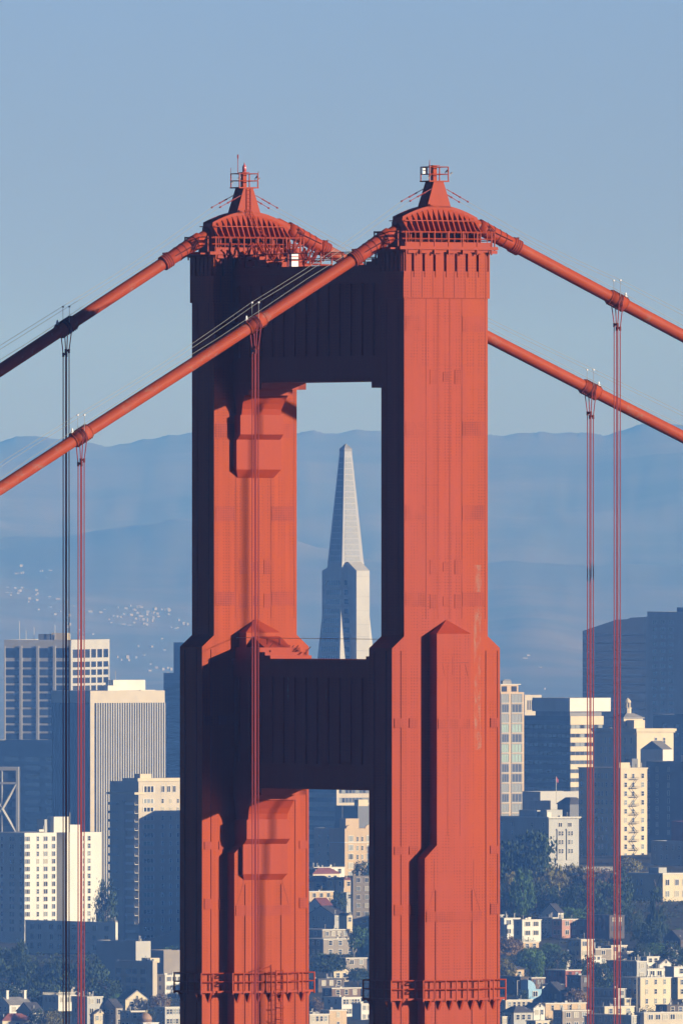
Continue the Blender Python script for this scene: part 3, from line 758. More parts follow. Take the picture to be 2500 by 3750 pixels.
hk = [-0.5, -0.2, -0.08, -0.045] + [-0.03 + 0.06*i/400 for i in range(401)] + [0.045, 0.08, 0.2, 0.5]
grid('hills', lambda Y: [k*Y for k in hk], [17000 + 250*i for i in range(56)] + [30900, 31200, 31500, 31800, 32100, 32300, 32480, 33500, 35000, 38000], hz, hm)

hv = bpy.data.materials.new('haze_air'); hv.use_nodes = True
for n in list(hv.node_tree.nodes):
    if n.type == 'BSDF_PRINCIPLED': hv.node_tree.nodes.remove(n)
pv = hv.node_tree.nodes.new('ShaderNodeVolumePrincipled')
pv.inputs['Color'].default_value = (0.115, 0.335, 1.0, 1)
pv.inputs['Absorption Color'].default_value = (1, 1, 1, 1)
pv.inputs['Density'].default_value = 5.7e-5
pv.inputs['Anisotropy'].default_value = -0.25
ho = [n for n in hv.node_tree.nodes if n.type == 'OUTPUT_MATERIAL'][0]
hv.node_tree.links.new(pv.outputs[0], ho.inputs['Volume'])
b = MB(); b.box(-24000, 24000, -2500, 44000, -5, 760); hzo = tag(b.build('haze', hv), kind='stuff')
hzo['label'] = 'blue haze over the bay and city'
# ------------------------------------------------------------------ city materials
def cm(k, col, **kw): M[k] = mat(k, col, **kw); return M[k]
cm('white_stucco', (0.56, 0.545, 0.50), var=0.08, scale=0.15, stretch=3)
cm('cream_stucco', (0.50, 0.43, 0.30), var=0.10, scale=0.15, stretch=3)
cm('peach_stucco', (0.42, 0.31, 0.19), var=0.10, scale=0.2, stretch=3)
cm('pink_stucco', (0.36, 0.19, 0.14), var=0.12, scale=0.2)
cm('taupe_paint', (0.22, 0.19, 0.155), var=0.10, scale=0.3)
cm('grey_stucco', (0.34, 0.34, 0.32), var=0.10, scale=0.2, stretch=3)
cm('grey_concrete', (0.38, 0.37, 0.345), var=0.08, scale=0.1)
cm('blue_paint', (0.22, 0.38, 0.52), var=0.06, scale=0.3)
cm('red_brick', (0.22, 0.065, 0.04), var=0.2, scale=0.6)
cm('dark_wood', (0.07, 0.055, 0.045), var=0.25, scale=0.5)
cm('brown_wood', (0.13, 0.08, 0.05), var=0.25, scale=0.5)
cm('tan_stone', (0.42, 0.37, 0.29), var=0.1, scale=0.15)
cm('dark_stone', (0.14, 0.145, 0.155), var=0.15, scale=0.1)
cm('dark_cladding', (0.045, 0.05, 0.06), rough=0.4, var=0.2, scale=0.05)
cm('aggregate', (0.30, 0.30, 0.31), var=0.06, scale=0.08)
cm('roof_tar', (0.10, 0.095, 0.09), var=0.3, scale=0.3)
cm('roof_grey', (0.20, 0.195, 0.19), var=0.2, scale=0.3)
cm('tile_red', (0.17, 0.055, 0.04), var=0.25, scale=0.8)
cm('slate', (0.06, 0.06, 0.07), var=0.25, scale=0.6)
cm('copper_dome', (0.30, 0.19, 0.12), var=0.15, scale=0.6)
cm('trim_white', (0.52, 0.50, 0.44))
cm('trim_dark', (0.06, 0.055, 0.05))
cm('iron', (0.05, 0.045, 0.04))
cm('glass_dark', (0.012, 0.016, 0.028), rough=0.12, spec=0.5)
cm('glass_blue', (0.04, 0.055, 0.09), rough=0.15, spec=0.5)
cm('glass_grey', (0.13, 0.15, 0.16), rough=0.25, spec=0.5)
cm('glass_green', (0.17, 0.27, 0.24), rough=0.25, spec=0.5)
cm('blind', (0.34, 0.32, 0.26), rough=0.8)
cm('flag_red', (0.4, 0.06, 0.06))
GL = ['glass_dark', 'glass_dark', 'glass_dark', 'glass_blue', 'glass_blue', 'glass_grey', 'blind']
rc = random.Random(11)

# unit windows, shared by every copy: face 'w' looks along -y, face 'n' along -x
WU = {}
def win_mesh(face, kind, frame, glass):
    key = (face, kind, frame, glass)
    if key in WU: return WU[key]
    b = MB()
    def bx(a0, a1, d0, d1, z0, z1, mi):
        if face == 'w': b.box(a0, a1, -d1, -d0, z0, z1, mi)
        else: b.box(-d1, -d0, a0, a1, z0, z1, mi)
    bx(0, 1, -0.15, 0.06, 0, 1, 1)
    if kind != 'plain':
        t = 0.10
        bx(-t*0.6, t*0.5, -0.15, 0.14, -0.05, 1.05, 0); bx(1-t*0.5, 1+t*0.6, -0.15, 0.14, -0.05, 1.05, 0)
        bx(t*0.5, 1-t*0.5, -0.15, 0.14, 0.96, 1.05, 0); bx(t*0.5, 1-t*0.5, -0.15, 0.16, -0.06, 0.02, 0)
        if kind == 'sash': bx(t*0.5, 1-t*0.5, -0.15, 0.10, 0.47, 0.53, 0)
        if kind == 'triple':
            for q in (0.33, 0.67): bx(q-0.03, q+0.03, -0.15, 0.11, 0.02, 0.96, 0)
        if kind == 'pair': bx(0.46, 0.54, -0.15, 0.11, 0.02, 0.96, 0)
    me = b.mesh('window', [M[frame], M[glass]]); WU[key] = me
    return me

class B: pass
def bld(label, xl, xc, xr, yt, yb, Y, wall, cat='building', name='building', phi=54, group=None, zb=None, deep=8, roof='roof_tar', par=0.7, Nmin=None, wallpart=True):
    b = B(); ph = R(phi); s = F / Y
    b.W = max(1.0, (xr-xc)/(s*math.sin(ph))); b.N = max(1.0, (xc-xl)/(s*math.cos(ph)))
    if Nmin: b.N = max(b.N, Nmin)
    p = at(xc, yt, Y); z0 = at(xc, yb, Y).z if zb is None else zb
    b.H = p.z - z0; b.s = s; b.zb = z0; b.zt = p.z; b.wall = wall
    b.T = empty(name, (p.x, p.y, z0), math.atan2(math.cos(ph), math.sin(ph)), label, cat, group)
    b.nw = 0; b.extra = None
    if wallpart:
        m = MB(); m.box(0, b.W, 0, b.N, -deep, b.H - par)
        t = 0.28
        m.box(0, b.W, 0, t, b.H-par, b.H); m.box(0, b.W, b.N-t, b.N, b.H-par, b.H); m.box(0, t, t, b.N-t, b.H-par, b.H); m.box(b.W-t, b.W, t, b.N-t, b.H-par, b.H)
        m.build('wall', M[wall], b.T)
        r = MB(); r.box(t+0.02, b.W-t-0.02, t+0.02, b.N-t-0.02, b.H-par, b.H-par+0.06); r.build('roof', M[roof], b.T)
    return b
def zrow(b, py): return b.zt + (0) - b.zb - (py - (HOR + (CAMZ - b.zt)*b.s)) / b.s   # local z of a photo row at the near corner

def windows(b, face, centers, rows, ww, wh, kind='sash', frame='trim_white', glass=None, cap=100, name='window'):
    """rows are local z of the sills"""
    for z in rows:
        for c in centers:
            g = glass if isinstance(glass, str) else rc.choice(glass or GL)
            if b.nw < cap:
                me = win_mesh(face, kind, frame, g)
                if face == 'w': link(name, me, b.T, (c-ww/2, 0, z), (ww, 1, wh))
                else: link(name, me, b.T, (0, c-ww/2, z), (1, ww, wh))
                b.nw += 1
            else:
                if b.extra is None: b.extra = MB()
                if face == 'w': b.extra.box(c-ww/2, c+ww/2, -0.06, 0.1, z, z+wh)
                else: b.extra.box(-0.06, 0.1, c-ww/2, c+ww/2, z, z+wh)
def finish(b):
    if b.extra:
        o = b.extra.build('window', M['glass_blue'], b.T); o['kind'] = 'stuff'
def spread(L, n, m=0.12):
    m = L*m; return [m + (L-2*m)*(i+0.5)/n for i in range(n)]
def trim(b, z0, z1, out_=0.25, m='trim_white', name='cornice'):
    q = MB(); q.box(-out_, b.W+out_, -out_, b.N+out_, z0, z1); q.build(name, M[m], b.T)
def box_on(b, x0, x1, y0, y1, h, m, name='penthouse', z=None):
    z = b.H-0.6 if z is None else z
    q = MB(); q.box(x0, x1, y0, y1, z, z+h); return q.build(name, M[m], b.T)
def clutter(b, n, seed):
    r = random.Random(seed)
    for i in range(n):
        w = r.uniform(0.4, 1.3); x = r.uniform(0.4, max(0.5, b.W-1.6)); y = r.uniform(0.4, max(0.5, min(b.N-1.6, 5)))
        h = r.uniform(0.6, 1.8); z = b.H-0.66
        q = MB()
        if r.random() < 0.5:
            q.tube([(x, y, z), (x, y, z+h+0.8)], 0.14, 6); q.tube([(x, y, z+h+0.8), (x, y, z+h+1.0)], 0.24, 6); q.build('vent_pipe', M[r.choice(['trim_white', 'steel', 'roof_grey'])], b.T)
        else:
            q.box(x, x+w, y, y+w*0.8, z, z+h*0.8); q.box(x-0.06, x+w+0.06, y-0.06, y+w*0.8+0.06, z+h*0.8, z+h*0.8+0.1); q.build('roof_unit', M[r.choice(['trim_white', 'grey_stucco', 'roof_grey'])], b.T)

# ------------------------------------------------------------------ the white pyramid skyscraper
def pyramid():
    Yp = 8866; s = F/Yp; ph = R(56.5)
    cx, cz = at(1265.5, 1625, Yp).x, at(1265.5, 1625, Yp).z
    T = empty('pyramid_skyscraper', (cx, Yp, 0), math.atan2(math.cos(ph), math.sin(ph)),
              'tall white pyramid skyscraper with pointed spire framed between the bridge tower legs', 'skyscraper')
    def hw(z): return 2.15 + (202 - 0) * 0 + (257.9 - z) * 0.0775
    z0, z1 = 0, 259.0
    b = MB(); b.loft([(-hw(0), hw(0), -hw(0), hw(0), 0), (-hw(202), hw(202), -hw(202), hw(202), 202)]); b.build('tower_body', M['grey_concrete'], T)
    b = MB(); b.loft([(-hw(202), hw(202), -hw(202), hw(202), 202), (-hw(z1-1.5), hw(z1-1.5), -hw(z1-1.5), hw(z1-1.5), z1-1.5)]); S = b.build('spire', M['aggregate'], T)
    b = MB(); h = hw(z1-1.5); b.loft([(-h-0.1, h+0.1, -h-0.1, h+0.1, z1-1.5), (-h-0.1, h+0.1, -h-0.1, h+0.1, z1-0.2), (-0.05, 0.05, -0.05, 0.05, z1+2.4)]); b.build('cap', M['roof_grey'], S)
    # louvre panels on the sunlit and the shaded face of the spire
    n = 18
    for k in range(n):
        za = 202.6 + (z1-4-202.6)*k/n; zb = 202.6 + (z1-4-202.6)*(k+1)/n - 0.5
        ha, hb = hw(za), hw(zb); ia, ib = ha*0.74, hb*0.70
        q = MB(); q.prism([(-ia, -ha-0.12, za), (ia*0.92, -ha-0.12, za), (ib*0.92, -hb-0.12, zb), (-ib, -hb-0.12, zb)], (0, 0.3, 0)); q.build('louvre_panel', M['steel_mesh'], S)
        q = MB(); q.prism([(-ha-0.1, -ia, za), (-ha-0.1, ia, za), (-hb-0.1, ib, zb), (-hb-0.1, -ib, zb)], (0.3, 0, 0)); q.build('louvre_panel', M['steel_mesh'], S)
    # wings
    for sg, nm in ((-1, 'wing'), (1, 'wing')):
        q = MB(); a, e = sorted((sg*3.0, sg*15.6))
        q.box(-3.9, 3.9, a, e, 0, 197.9)
        if sg < 0: q.prism([(-3.9, -15.6, 197.9), (-3.9, -8.0, 202.3), (-3.9, -3, 202.3), (-3.9, -3, 197.9)], (7.8, 0, 0))
        else: q.prism([(-3.9, 15.6, 197.9), (-3.9, 8.0, 200.3), (-3.9, 3, 200.3), (-3.9, 3, 197.9)], (7.8, 0, 0))
        Wn = q.build(nm, M['grey_concrete'], T)
        if sg < 0:
            q = MB()
            for z in (195, 185, 178, 171, 165, 158): q.box(-3.92, 3.92, -15.63, -15.5, z, z+0.12)
            q.build('panel_joint', M['roof_grey'], Wn)
    # window rows
    for k in range(12):
        zs = 190.6 - 4.72*k; wh = 2.5
        if zs < 140: break
        ha, hb = hw(zs), hw(zs+wh)
        m = 7
        for j in range(m):
            a = -hb*0.80 + 1.60*hb*j/m; w_ = 1.60*hb/m*0.74
            q = MB(); q.prism([(-ha-0.10, a, zs), (-ha-0.10, a+w_, zs), (-hb-0.08, a+w_, zs+wh), (-hb-0.08, a, zs+wh)], (0.3, 0, 0)); q.build('window', M['glass_dark'], T)
        q = MB(); q.prism([(-hb*0.78, -ha-0.08, zs), (-hb*0.45, -ha-0.08, zs), (-hb*0.45, -hb-0.08, zs+wh), (-hb*0.78, -hb-0.08, zs+wh)], (0, 0.3, 0)); q.build('window', M['glass_dark'], T)
        # east wing windows seen in line
        q = MB(); q.box(-3.96, -3.8, 11.4, 13.4, zs, zs+wh); q.box(-3.96, -3.8, 8.6, 10.6, zs, zs+wh); q.build('window', M['glass_dark'], T)
        if k > 4:
            q = MB(); q.prism([(hb*0.6, -ha-0.08, zs), (hb*0.85, -ha-0.08, zs), (hb*0.85, -hb-0.08, zs+wh), (hb*0.6, -hb-0.08, zs+wh)], (0, 0.3, 0)); q.build('window', M['glass_dark'], T)
cm('steel_mesh', (0.15, 0.16, 0.175), rough=0.5, var=0.25, scale=1.4)
pyramid()

# ------------------------------------------------------------------ downtown towers
def rows_px(b, y0, pitch, y1, wh):
    r = []; y = y0
    while y < y1: r.append(zrow(b, y) - wh); y += pitch
    return r
# tower with wide grid bays, far left
b = bld('pale office tower with a coarse window grid, behind the finned tower at left', 15, 262, 395, 2343, 2740, 8600, 'grey_concrete', 'office tower', zb=10, phi=14)
q = MB(); bay = b.N/4
wh = 3.35
for i in range(4): windows(b, 'n', [bay*(i+0.5)], [], 1, 1)
windows(b, 'n', [bay*(i+0.5) for i in range(4)], [zrow(b, 2372) - 4.9], bay-1.6, 4.7, 'plain', glass='glass_dark')
windows(b, 'n', [bay*(i+0.5) for i in range(4)], rows_px(b, 2418+3, 29.3, 2730, wh-0.3), bay-1.9, wh-0.45, 'plain', glass=['glass_dark', 'glass_dark', 'glass_blue'])
c6 = spread(b.W, 6, 0.02)
windows(b, 'w', c6, [zrow(b, 2378) - 4.2], b.W/6*0.74, 4.1, 'plain', glass='glass_dark')
windows(b, 'w', c6, rows_px(b, 2424, 29.3, 2560, 2.7), b.W/6*0.74, 2.7, 'plain', glass='glass_dark')
for i in range(5):
    q = MB(); q.box(-0.5, 0, bay*i-0.65 if i else 0, bay*i+0.65 if i < 4 else b.N, zrow(b, 2740), b.H-3); q.build('pier', M['grey_concrete'], b.T)
box_on(b, b.W*0.05, b.W*0.18, 4, 9, 3.2, 'cream_stucco'); box_on(b, 4, 10, 12, b.N*0.52, 3.4, 'dark_stone'); box_on(b, 4, 9, 3, 11, 3.9, 'cream_stucco')
for (x, y, h) in ((4, 27, 9), (5, 20, 6), (5, 24, 4.5), (3, 9, 7)):
    q = MB(); q.tube([(x, y, b.H), (x, y, b.H+h)], 0.12, 4); q.build('antenna', M['steel'], b.T)
finish(b)
# finned tower
b = bld('office tower with close vertical white fins and blank top band, at left', 190, 332, 598, 2530, 3300, 8200, 'dark_cladding', 'office tower', zb=10)
q = MB(); q.box(-0.35, b.W+0.35, -0.35, b.N+0.35, b.H-5.6, b.H+0.02); q.box(-0.35, 2.2, -0.35, 0.0, -5, b.H-5.6); q.build('top_band', M['tan_stone'], b.T)
nf = 29
for i in range(nf):
    x = 2.8 + (b.W-3.0)*i/(nf-1); q = MB(); q.box(x-0.27, x+0.27, -1.25, 0.0, 0, b.H-5.6); q.build('fin', M['grey_concrete'], b.T)
for i in range(22):
    y = 0.4 + (b.N-0.8)*i/21; q = MB(); q.box(-0.6, 0, y-0.3, y+0.3, 0, b.H-5.6); q.build('fin', M['dark_stone'], b.T)
box_on(b, b.W*0.48, b.W*0.92, 10, 16, 5.5, 'white_stucco'); box_on(b, 12, 19, 3, 9, 3.0, 'white_stucco'); box_on(b, b.W*0.70, b.W*0.90, 0.8, 2, 0.9, 'trim_white', 'roof_unit')
for (x, y, h) in ((24, 14, 9), (16, 8, 12)):
    q = MB(); q.tube([(x, y, b.H), (x, y, b.H+h)], 0.15, 4); q.tube([(x, y, b.H+h*0.6), (x+2.2, y, b.H)], 0.1, 4); q.build('antenna', M['steel'], b.T)
# stepped dark tower behind the bridge leg
b = bld('dark blue stepped office slab just left of the bridge tower', 598, 705, 780, 2465, 2900, 8800, 'dark_cladding', 'office tower', zb=10)
box_on(b, 0.5, b.W-0.5, 0.5, b.N*0.68, 15.8, 'dark_cladding', 'upper_storeys')
for i in range(22):
    z = b.H - 5 - i*3.9; q = MB(); q.box(-0.15, 0, 0.5, b.N-0.5, z, z+1.4); q.build('spandrel', M['dark_stone'], b.T)
# broad dark slab low behind
b = bld('broad dark glass office slab below the grid tower at far left', -160, 330, 500, 2716, 3300, 8430, 'dark_cladding', 'office tower', zb=10)
for i in range(14):
    z = b.H - 10 - i*4.0; windows(b, 'n', [b.N*(0.12+0.16*j) for j in range(5)], [z], b.N*0.11, 2.2, 'plain', glass=['glass_dark', 'glass_blue'])
finish(b)
# braced building
b = bld('office tower with exposed grey cross bracing at the left edge', -260, 71, 75, 2808, 3300, 7700, 'dark_cladding', 'office tower', zb=10, phi=14)
q = MB(); f = lambda px: (72-px)/(b.s*math.cos(R(14)))
for (x0, x1) in ((72, 62), (12, 8), (-52, -58), (-112, -118)): q.box(-0.8, 0, f(x0), f(x1), 0, b.H)
q.box(-0.8, 0, f(62)+0.01, b.N, b.H-1.6, b.H); q.box(-0.75, 0, f(62)+0.01, b.N, zrow(b, 2872), zrow(b, 2864))
for (xa, ya, xb, yb_) in ((62, 2872, 12, 2960), (12, 2960, -52, 2872), (12, 2965, 62, 3050), (12, 2960, -52, 3050)):
    pa, pb = Vector((-0.4, f(xa), zrow(b, ya))), Vector((-0.4, f(xb), zrow(b, yb_))); q.tube([pa, pb], 0.7, 4)
q.build('brace', M['grey_concrete'], b.T)
windows(b, 'n', [f(px) for px in (50, 37, 24, 0, -14, -28)], [zrow(b, y) for y in (2850, 2895, 2925, 2955, 2985, 3015, 3045)], 2.0, 2.4, 'plain', glass=['glass_blue', 'glass_dark', 'glass_grey'])
finish(b)
# white apartment tower at left
b = bld('bright white apartment tower with a shaded recess, lower left', -60, 91, 365, 3050, 3420, 6800, 'white_stucco', 'apartment tower', wallpart=False)
k = b.s*math.sin(R(54)); X = lambda px: (px-91)/k
q = MB(); q.box(0, X(207), 0, b.N, -12, b.H); q.box(X(207), X(240), 7.0, b.N, -12, b.H+0.01); q.box(X(240), b.W, -0.7, b.N, -12, b.H+0.02)
q.build('wall', M['white_stucco'], b.T)
rows = rows_px(b, 3064, 27.6, 3400, 1.75)
windows(b, 'w', [X(101)], rows, 2.3, 1.8, 'triple', frame='trim_white'); windows(b, 'w', [X(139)], rows, 1.0, 1.8, 'sash')
windows(b, 'w', [X(167)], rows, 1.8, 1.8, 'pair'); windows(b, 'w', [X(196)], rows, 1.5, 1.8, 'pair')
for z in rows:
    me = win_mesh('w', 'sash', 'trim_white', rc.choice(GL)); link('window', me, b.T, (X(316), -0.7, z), (1.3, 1, 1.8)); b.nw += 1
    me = win_mesh('w', 'sash', 'trim_white', rc.choice(GL)); link('window', me, b.T, (X(299), -0.7, z), (0.7, 1, 1.8)); b.nw += 1
windows(b, 'n', [2.5, 7.5, 9.2, 15.0], rows, 1.3, 1.6, 'sash', glass=['glass_dark', 'glass_dark', 'glass_blue', 'blind'], cap=100)
finish(b)
box_on(b, X(205), X(262), 1.5, 6, 6.0, 'white_stucco', z=b.H); box_on(b, X(262), X(298), 1.2, 5.5, 2.9, 'white_stucco', z=b.H); box_on(b, X(185), X(205), 4, 9, 5.0, 'grey_stucco', z=b.H)
q = MB(); q.tube([(X(262), 1.3, b.H), (X(262), 1.3, b.H+7.6)], 0.1, 5); q.tube([(X(176), 3, b.H), (X(176), 3, b.H+2.6)], 0.1, 5); q.box(X(155), X(172), 2, 3.5, b.H+0.3, b.H+1.2); q.build('roof_fittings', M['trim_white'], b.T)
# tall apartment tower with balconies
b = bld('tall cream apartment tower with stacked balconies beside the bridge tower', 400, 508, 720, 2862, 3470, 7050, 'tan_stone', 'apartment tower', wallpart=False)
k = b.s*math.sin(R(54)); X = lambda px: (px-508)/k
q = MB(); q.box(0, b.W, 0, b.N, -12, b.H); q.box(-1.4, -0.01, b.N*0.42, b.N*0.58, -12, b.H-8); q.build('wall', M['tan_stone'], b.T)
q = MB(); q.box(-0.7, b.W+0.3, -0.5, b.N*0.5, b.H+0.01, b.H+1.3); q.build('cornice', M['cream_stucco'], b.T)
windows(b, 'w', [X(545)], [zrow(b, 2900)-0.2], 5.0, 2.5, 'triple', glass='glass_dark'); windows(b, 'w', [X(596), X(617), X(637)], [zrow(b, 2900)-0.2], 1.6, 2.5, 'pair', glass='glass_dark')
rows = rows_px(b, 2926, 31.2, 3450, 1.7)
windows(b, 'w', [X(544)], rows, 5.0, 1.7, 'triple', glass=['glass_dark', 'glass_green', 'glass_grey', 'glass_dark']); windows(b, 'w', [X(595)], rows, 1.1, 1.7, 'sash'); windows(b, 'w', [X(624)], rows, 1.0, 1.6, 'sash'); windows(b, 'w', [X(651)], rows, 0.9, 1.6, 'sash')
windows(b, 'n', [b.N*0.46], rows, 0.9, 1.0, 'plain', glass='glass_dark'); windows(b, 'n', [b.N*0.54], rows, 0.9, 1.0, 'plain', glass='glass_dark')
finish(b)
for z in rows:
    q = MB(); q.box(-1.7, 0, 0.2, b.N*0.34, z-0.75, z-0.55); q.box(-1.7, -1.6, 0.2, b.N*0.34, z-0.55, z+0.3); q.build('balcony', M['trim_white'], b.T)
    q = MB(); q.box(-1.5, 0, b.N*0.66, b.N*0.95, z-0.75, z-0.55); q.box(-1.5, -1.42, b.N*0.66, b.N*0.95, z-0.55, z+0.3); q.build('balcony', M['grey_stucco'], b.T)
box_on(b, 1.5, 7, 1, 5, 3.0, 'cream_stucco', z=b.H); clutter(b, 5, 4)
q = MB(); q.box(-2.2, 3.0, -0.4, b.N*0.95, b.H-5.2, b.H-4.3); q.build('canopy', M['cream_stucco'], b.T)
# unseen tower added behind the farther bridge leg to throw a slanting shadow
b = bld('unseen tower added behind the farther bridge leg to cast a slanting shadow', 830, 905, 1105, 2912, 3500, 7030, 'tan_stone', 'apartment tower')
windows(b, 'w', spread(b.W, 4), rows_px(b, 3010, 31, 3450, 1.7), 1.6, 1.7, 'sash')

# centre gap
b = bld('dark banded office tower with a lit right side, below the lower strut', 1090, 1233, 1385, 2720, 3240, 7900, 'dark_stone', 'office tower', zb=10)
for i in range(14):
    z = zrow(b, 2752 + 34*i)
    q = MB(); q.box(-0.25, 0, 0.3, b.N, z, z+2.2); q.build('spandrel', M['grey_stucco'], b.T)
    q = MB(); q.box(0.9, b.W, -0.45, 0, z, z+1.9); q.build('spandrel', M['tan_stone'], b.T)
    windows(b, 'w', [1.7 + 1.9*j for j in range(8)], [z-2.05], 1.35, 1.9, 'plain', glass=['glass_dark', 'glass_grey', 'glass_blue'])
q = MB(); q.box(-0.5, 0.85, -0.5, 0, -8, b.H); q.build('corner_pier', M['tan_stone'], b.T)
finish(b)
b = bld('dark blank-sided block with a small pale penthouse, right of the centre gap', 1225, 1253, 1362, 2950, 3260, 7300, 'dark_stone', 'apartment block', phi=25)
b = bld('shaded narrow apartment block left of the curly-gabled cream block', 1150, 1222, 1262, 3033, 3270, 7000, 'grey_stucco', 'apartment block')
windows(b, 'n', [b.N*0.3, b.N*0.75], rows_px(b, 3060, 30, 3160, 1.3), 0.8, 1.3, 'plain', glass='glass_dark')
b = bld('dark slab with a lit pale lift house, behind the curly-gabled cream block', 1254, 1310, 1372, 2952, 3260, 7200, 'dark_cladding', 'apartment block')
box_on(b, 0.4, 5.2, 0.2, 3, 3.2, 'cream_stucco')
b = bld('cream apartment block with curly gabled parapet and bay windows', 1205, 1262, 1372, 3034, 3290, 6880, 'peach_stucco', 'apartment block')
q = MB()
for c in (0.19, 0.82):
    x = b.W*c; q.prism([(x+2.2*math.cos(t), -0.12, b.H-0.3+1.7*math.sin(t)) for t in [math.pi*i/10 for i in range(11)]], (0, 0.5, 0))
q.build('curved_gable', M['peach_stucco'], b.T); box_on(b, b.W*0.08, b.W*0.52, 1.0, 5, 4.4, 'peach_stucco'); trim(b, zrow(b, 3087), zrow(b, 3084), 0.3, 'trim_white')
rows = rows_px(b, 3060, 33, 3230, 2.3)
for c in (0.2, 0.8): windows(b, 'w', [b.W*c], rows, 2.2, 2.2, 'triple', glass=['glass_grey', 'glass_dark', 'blind'])
windows(b, 'w', [b.W*0.42, b.W*0.58], rows, 0.8, 1.8, 'sash')

# downtown right
b = bld('slender glass apartment slab with cream frame, just right of the bridge tower', 1740, 1832, 1918, 2535, 3100, 7200, 'peach_stucco', 'apartment tower')
k = b.s*math.sin(R(54)); X = lambda px: (px-1832)/k
gl = ['glass_grey', 'glass_green', 'glass_grey', 'glass_blue', 'glass_blue', 'glass_green']
rg = random.Random(5)
for i, z in enumerate(rows_px(b, 2545, 36.5, 3010, 3.0)):
    g = gl[[0, 4, 0, 1, 3, 1, 1, 4, 3, 0, 4, 0, 0, 0][i % 14]]
    windows(b, 'w', [X(1848)], [z], 3.5, 3.25, 'triple', frame='roof_grey', glass=g); windows(b, 'w', [X(1890.5)], [z], 5.0, 3.25, 'triple', frame='roof_grey', glass=g)
    q = MB(); q.box(X(1834), X(1862), -0.5, 0, z-0.35, z-0.18); q.box(X(1870), X(1914), -0.5, 0, z-0.35, z-0.18); q.build('sill', M['trim_white'], b.T)
box_on(b, X(1834), X(1900), 0.6, 4, 3.6, 'peach_stucco'); q = MB(); q.box(X(1833), X(1908), 0.3, 4.4, b.H+3.0, b.H+3.3); q.build('penthouse_roof', M['trim_white'], b.T)
q = MB(); q.box(X(1838), X(1858), 0.54, 0.62, b.H+0.2, b.H+2.4); q.box(X(1874), X(1894), 0.54, 0.62, b.H+0.2, b.H+2.4); q.build('penthouse_glazing', M['glass_dark'], b.T)
q = MB(); q.box(X(1846), X(1878), 1.2, 2.5, b.H+3.3, b.H+4.6); q.tube([(X(1850), 1.3, b.H+4.9), (X(1874), 1.3, b.H+4.9)], 0.3, 6); q.build('roof_fittings', M['roof_grey'], b.T)
b = bld('low tan block with vertical slots behind the slender glass slab', 1880, 1920, 1982, 2545, 3000, 8300, 'tan_stone', 'office tower', zb=10)
windows(b, 'w', spread(b.W, 6), [zrow(b, 2600)], 0.7, 4.5, 'plain', glass='glass_dark')
b = bld('office block with lit cream bands and blank rooftop box, right of the glass slab', 1912, 2088, 2205, 2622, 3100, 7500, 'dark_cladding', 'office tower', zb=20)
for i, z in enumerate(rows_px(b, 2654, 32.6, 2960, 0)):
    q = MB(); q.box(-0.45, 0, 0, b.N, z, z+1.7); q.build('spandrel', M['dark_stone'], b.T)
    q = MB(); q.box(-0.5, b.W+0.3, -0.5, -0.01, z-0.05, z+(2.1 if i else 3.6)); q.build('spandrel', M['cream_stucco'], b.T)
    windows(b, 'w', [1.2 + 2.42*j for j in range(7)], [z-1.6], 1.9, 1.45, 'plain', glass=['glass_dark', 'glass_dark', 'glass_grey'], cap=60)
    windows(b, 'n', [1.5 + 3.3*j for j in range(12)], [z-1.75], 2.6, 1.5, 'plain', glass=['glass_dark', 'glass_blue'], cap=100)
finish(b)
box_on(b, -0.0, b.W*1.0, 0.6, b.N*0.72, 1.9, 'roof_grey', z=b.H); 
q = MB(); q.box(-1.2, b.W*1.22, -1.0, b.N*0.74, b.H+1.9, b.H+7.6); q.build('mechanical_box', M['white_stucco'], b.T)
b = bld('huge dark glass tower with a stepped top at right', 2136, 2385, 2620, 2275, 3100, 8800, 'dark_cladding', 'office tower', zb=10, wallpart=False)
q = MB(); n = 8; Nn = b.N
tp = [(0, 2258), (0.3, 2262), (0.36, 2268), (0.52, 2270), (0.56, 2274), (1.0, 2312)]
poly = [(0, Nn*t, zrow(b, y)) for t, y in tp]
q.prism([(0, 0, -10)] + poly + [(0, Nn, -10)], (b.W, 0, 0)); q.build('wall', M['glass_tower'] if 'glass_tower' in M else cm('glass_tower', (0.035, 0.05, 0.075), rough=0.25, spec=0.5, var=0.35, scale=0.03, stretch=0.3), b.T)
for i in range(20):
    z = zrow(b, 2330 + 30*i); q = MB(); q.box(-0.2, 0, 1, Nn-0.5, z, z+0.7); q.build('spandrel', M['dark_stone'], b.T)
q = MB(); q.box(-1.6, 0, 0, Nn*0.055, -10, zrow(b, 2258)); q.build('corner_pier', M['grey_stucco'], b.T)
b = bld('dark stone office tower with paired square windows at the right edge', 2372, 2540, 2700, 2240, 3100, 8400, 'grey_stucco', 'office tower', zb=10)
rows = rows_px(b, 2272, 27.0, 2700, 1.7)
windows(b, 'n', [(2540-px)/(b.s*math.cos(R(54))) for px in (2399, 2428, 2457)], rows, 3.2, 1.7, 'pair', frame='grey_stucco', glass='glass_dark')
box_on(b, 0, 10, 0.2, 8, 6.5, 'dark_stone'); box_on(b, 1, 10, 0.5, 15, 2.6, 'dark_stone', 'roof_step')
b = bld('dark slab low behind the cupola hotel at right', 2395, 2620, 2700, 2618, 3100, 8000, 'dark_cladding', 'office tower', zb=10)
for i in range(10): windows(b, 'n', [4+5*j for j in range(8)], [b.H-6-4.2*i], 2.6, 1.8, 'plain', glass=['glass_dark', 'glass_blue'])
finish(b)
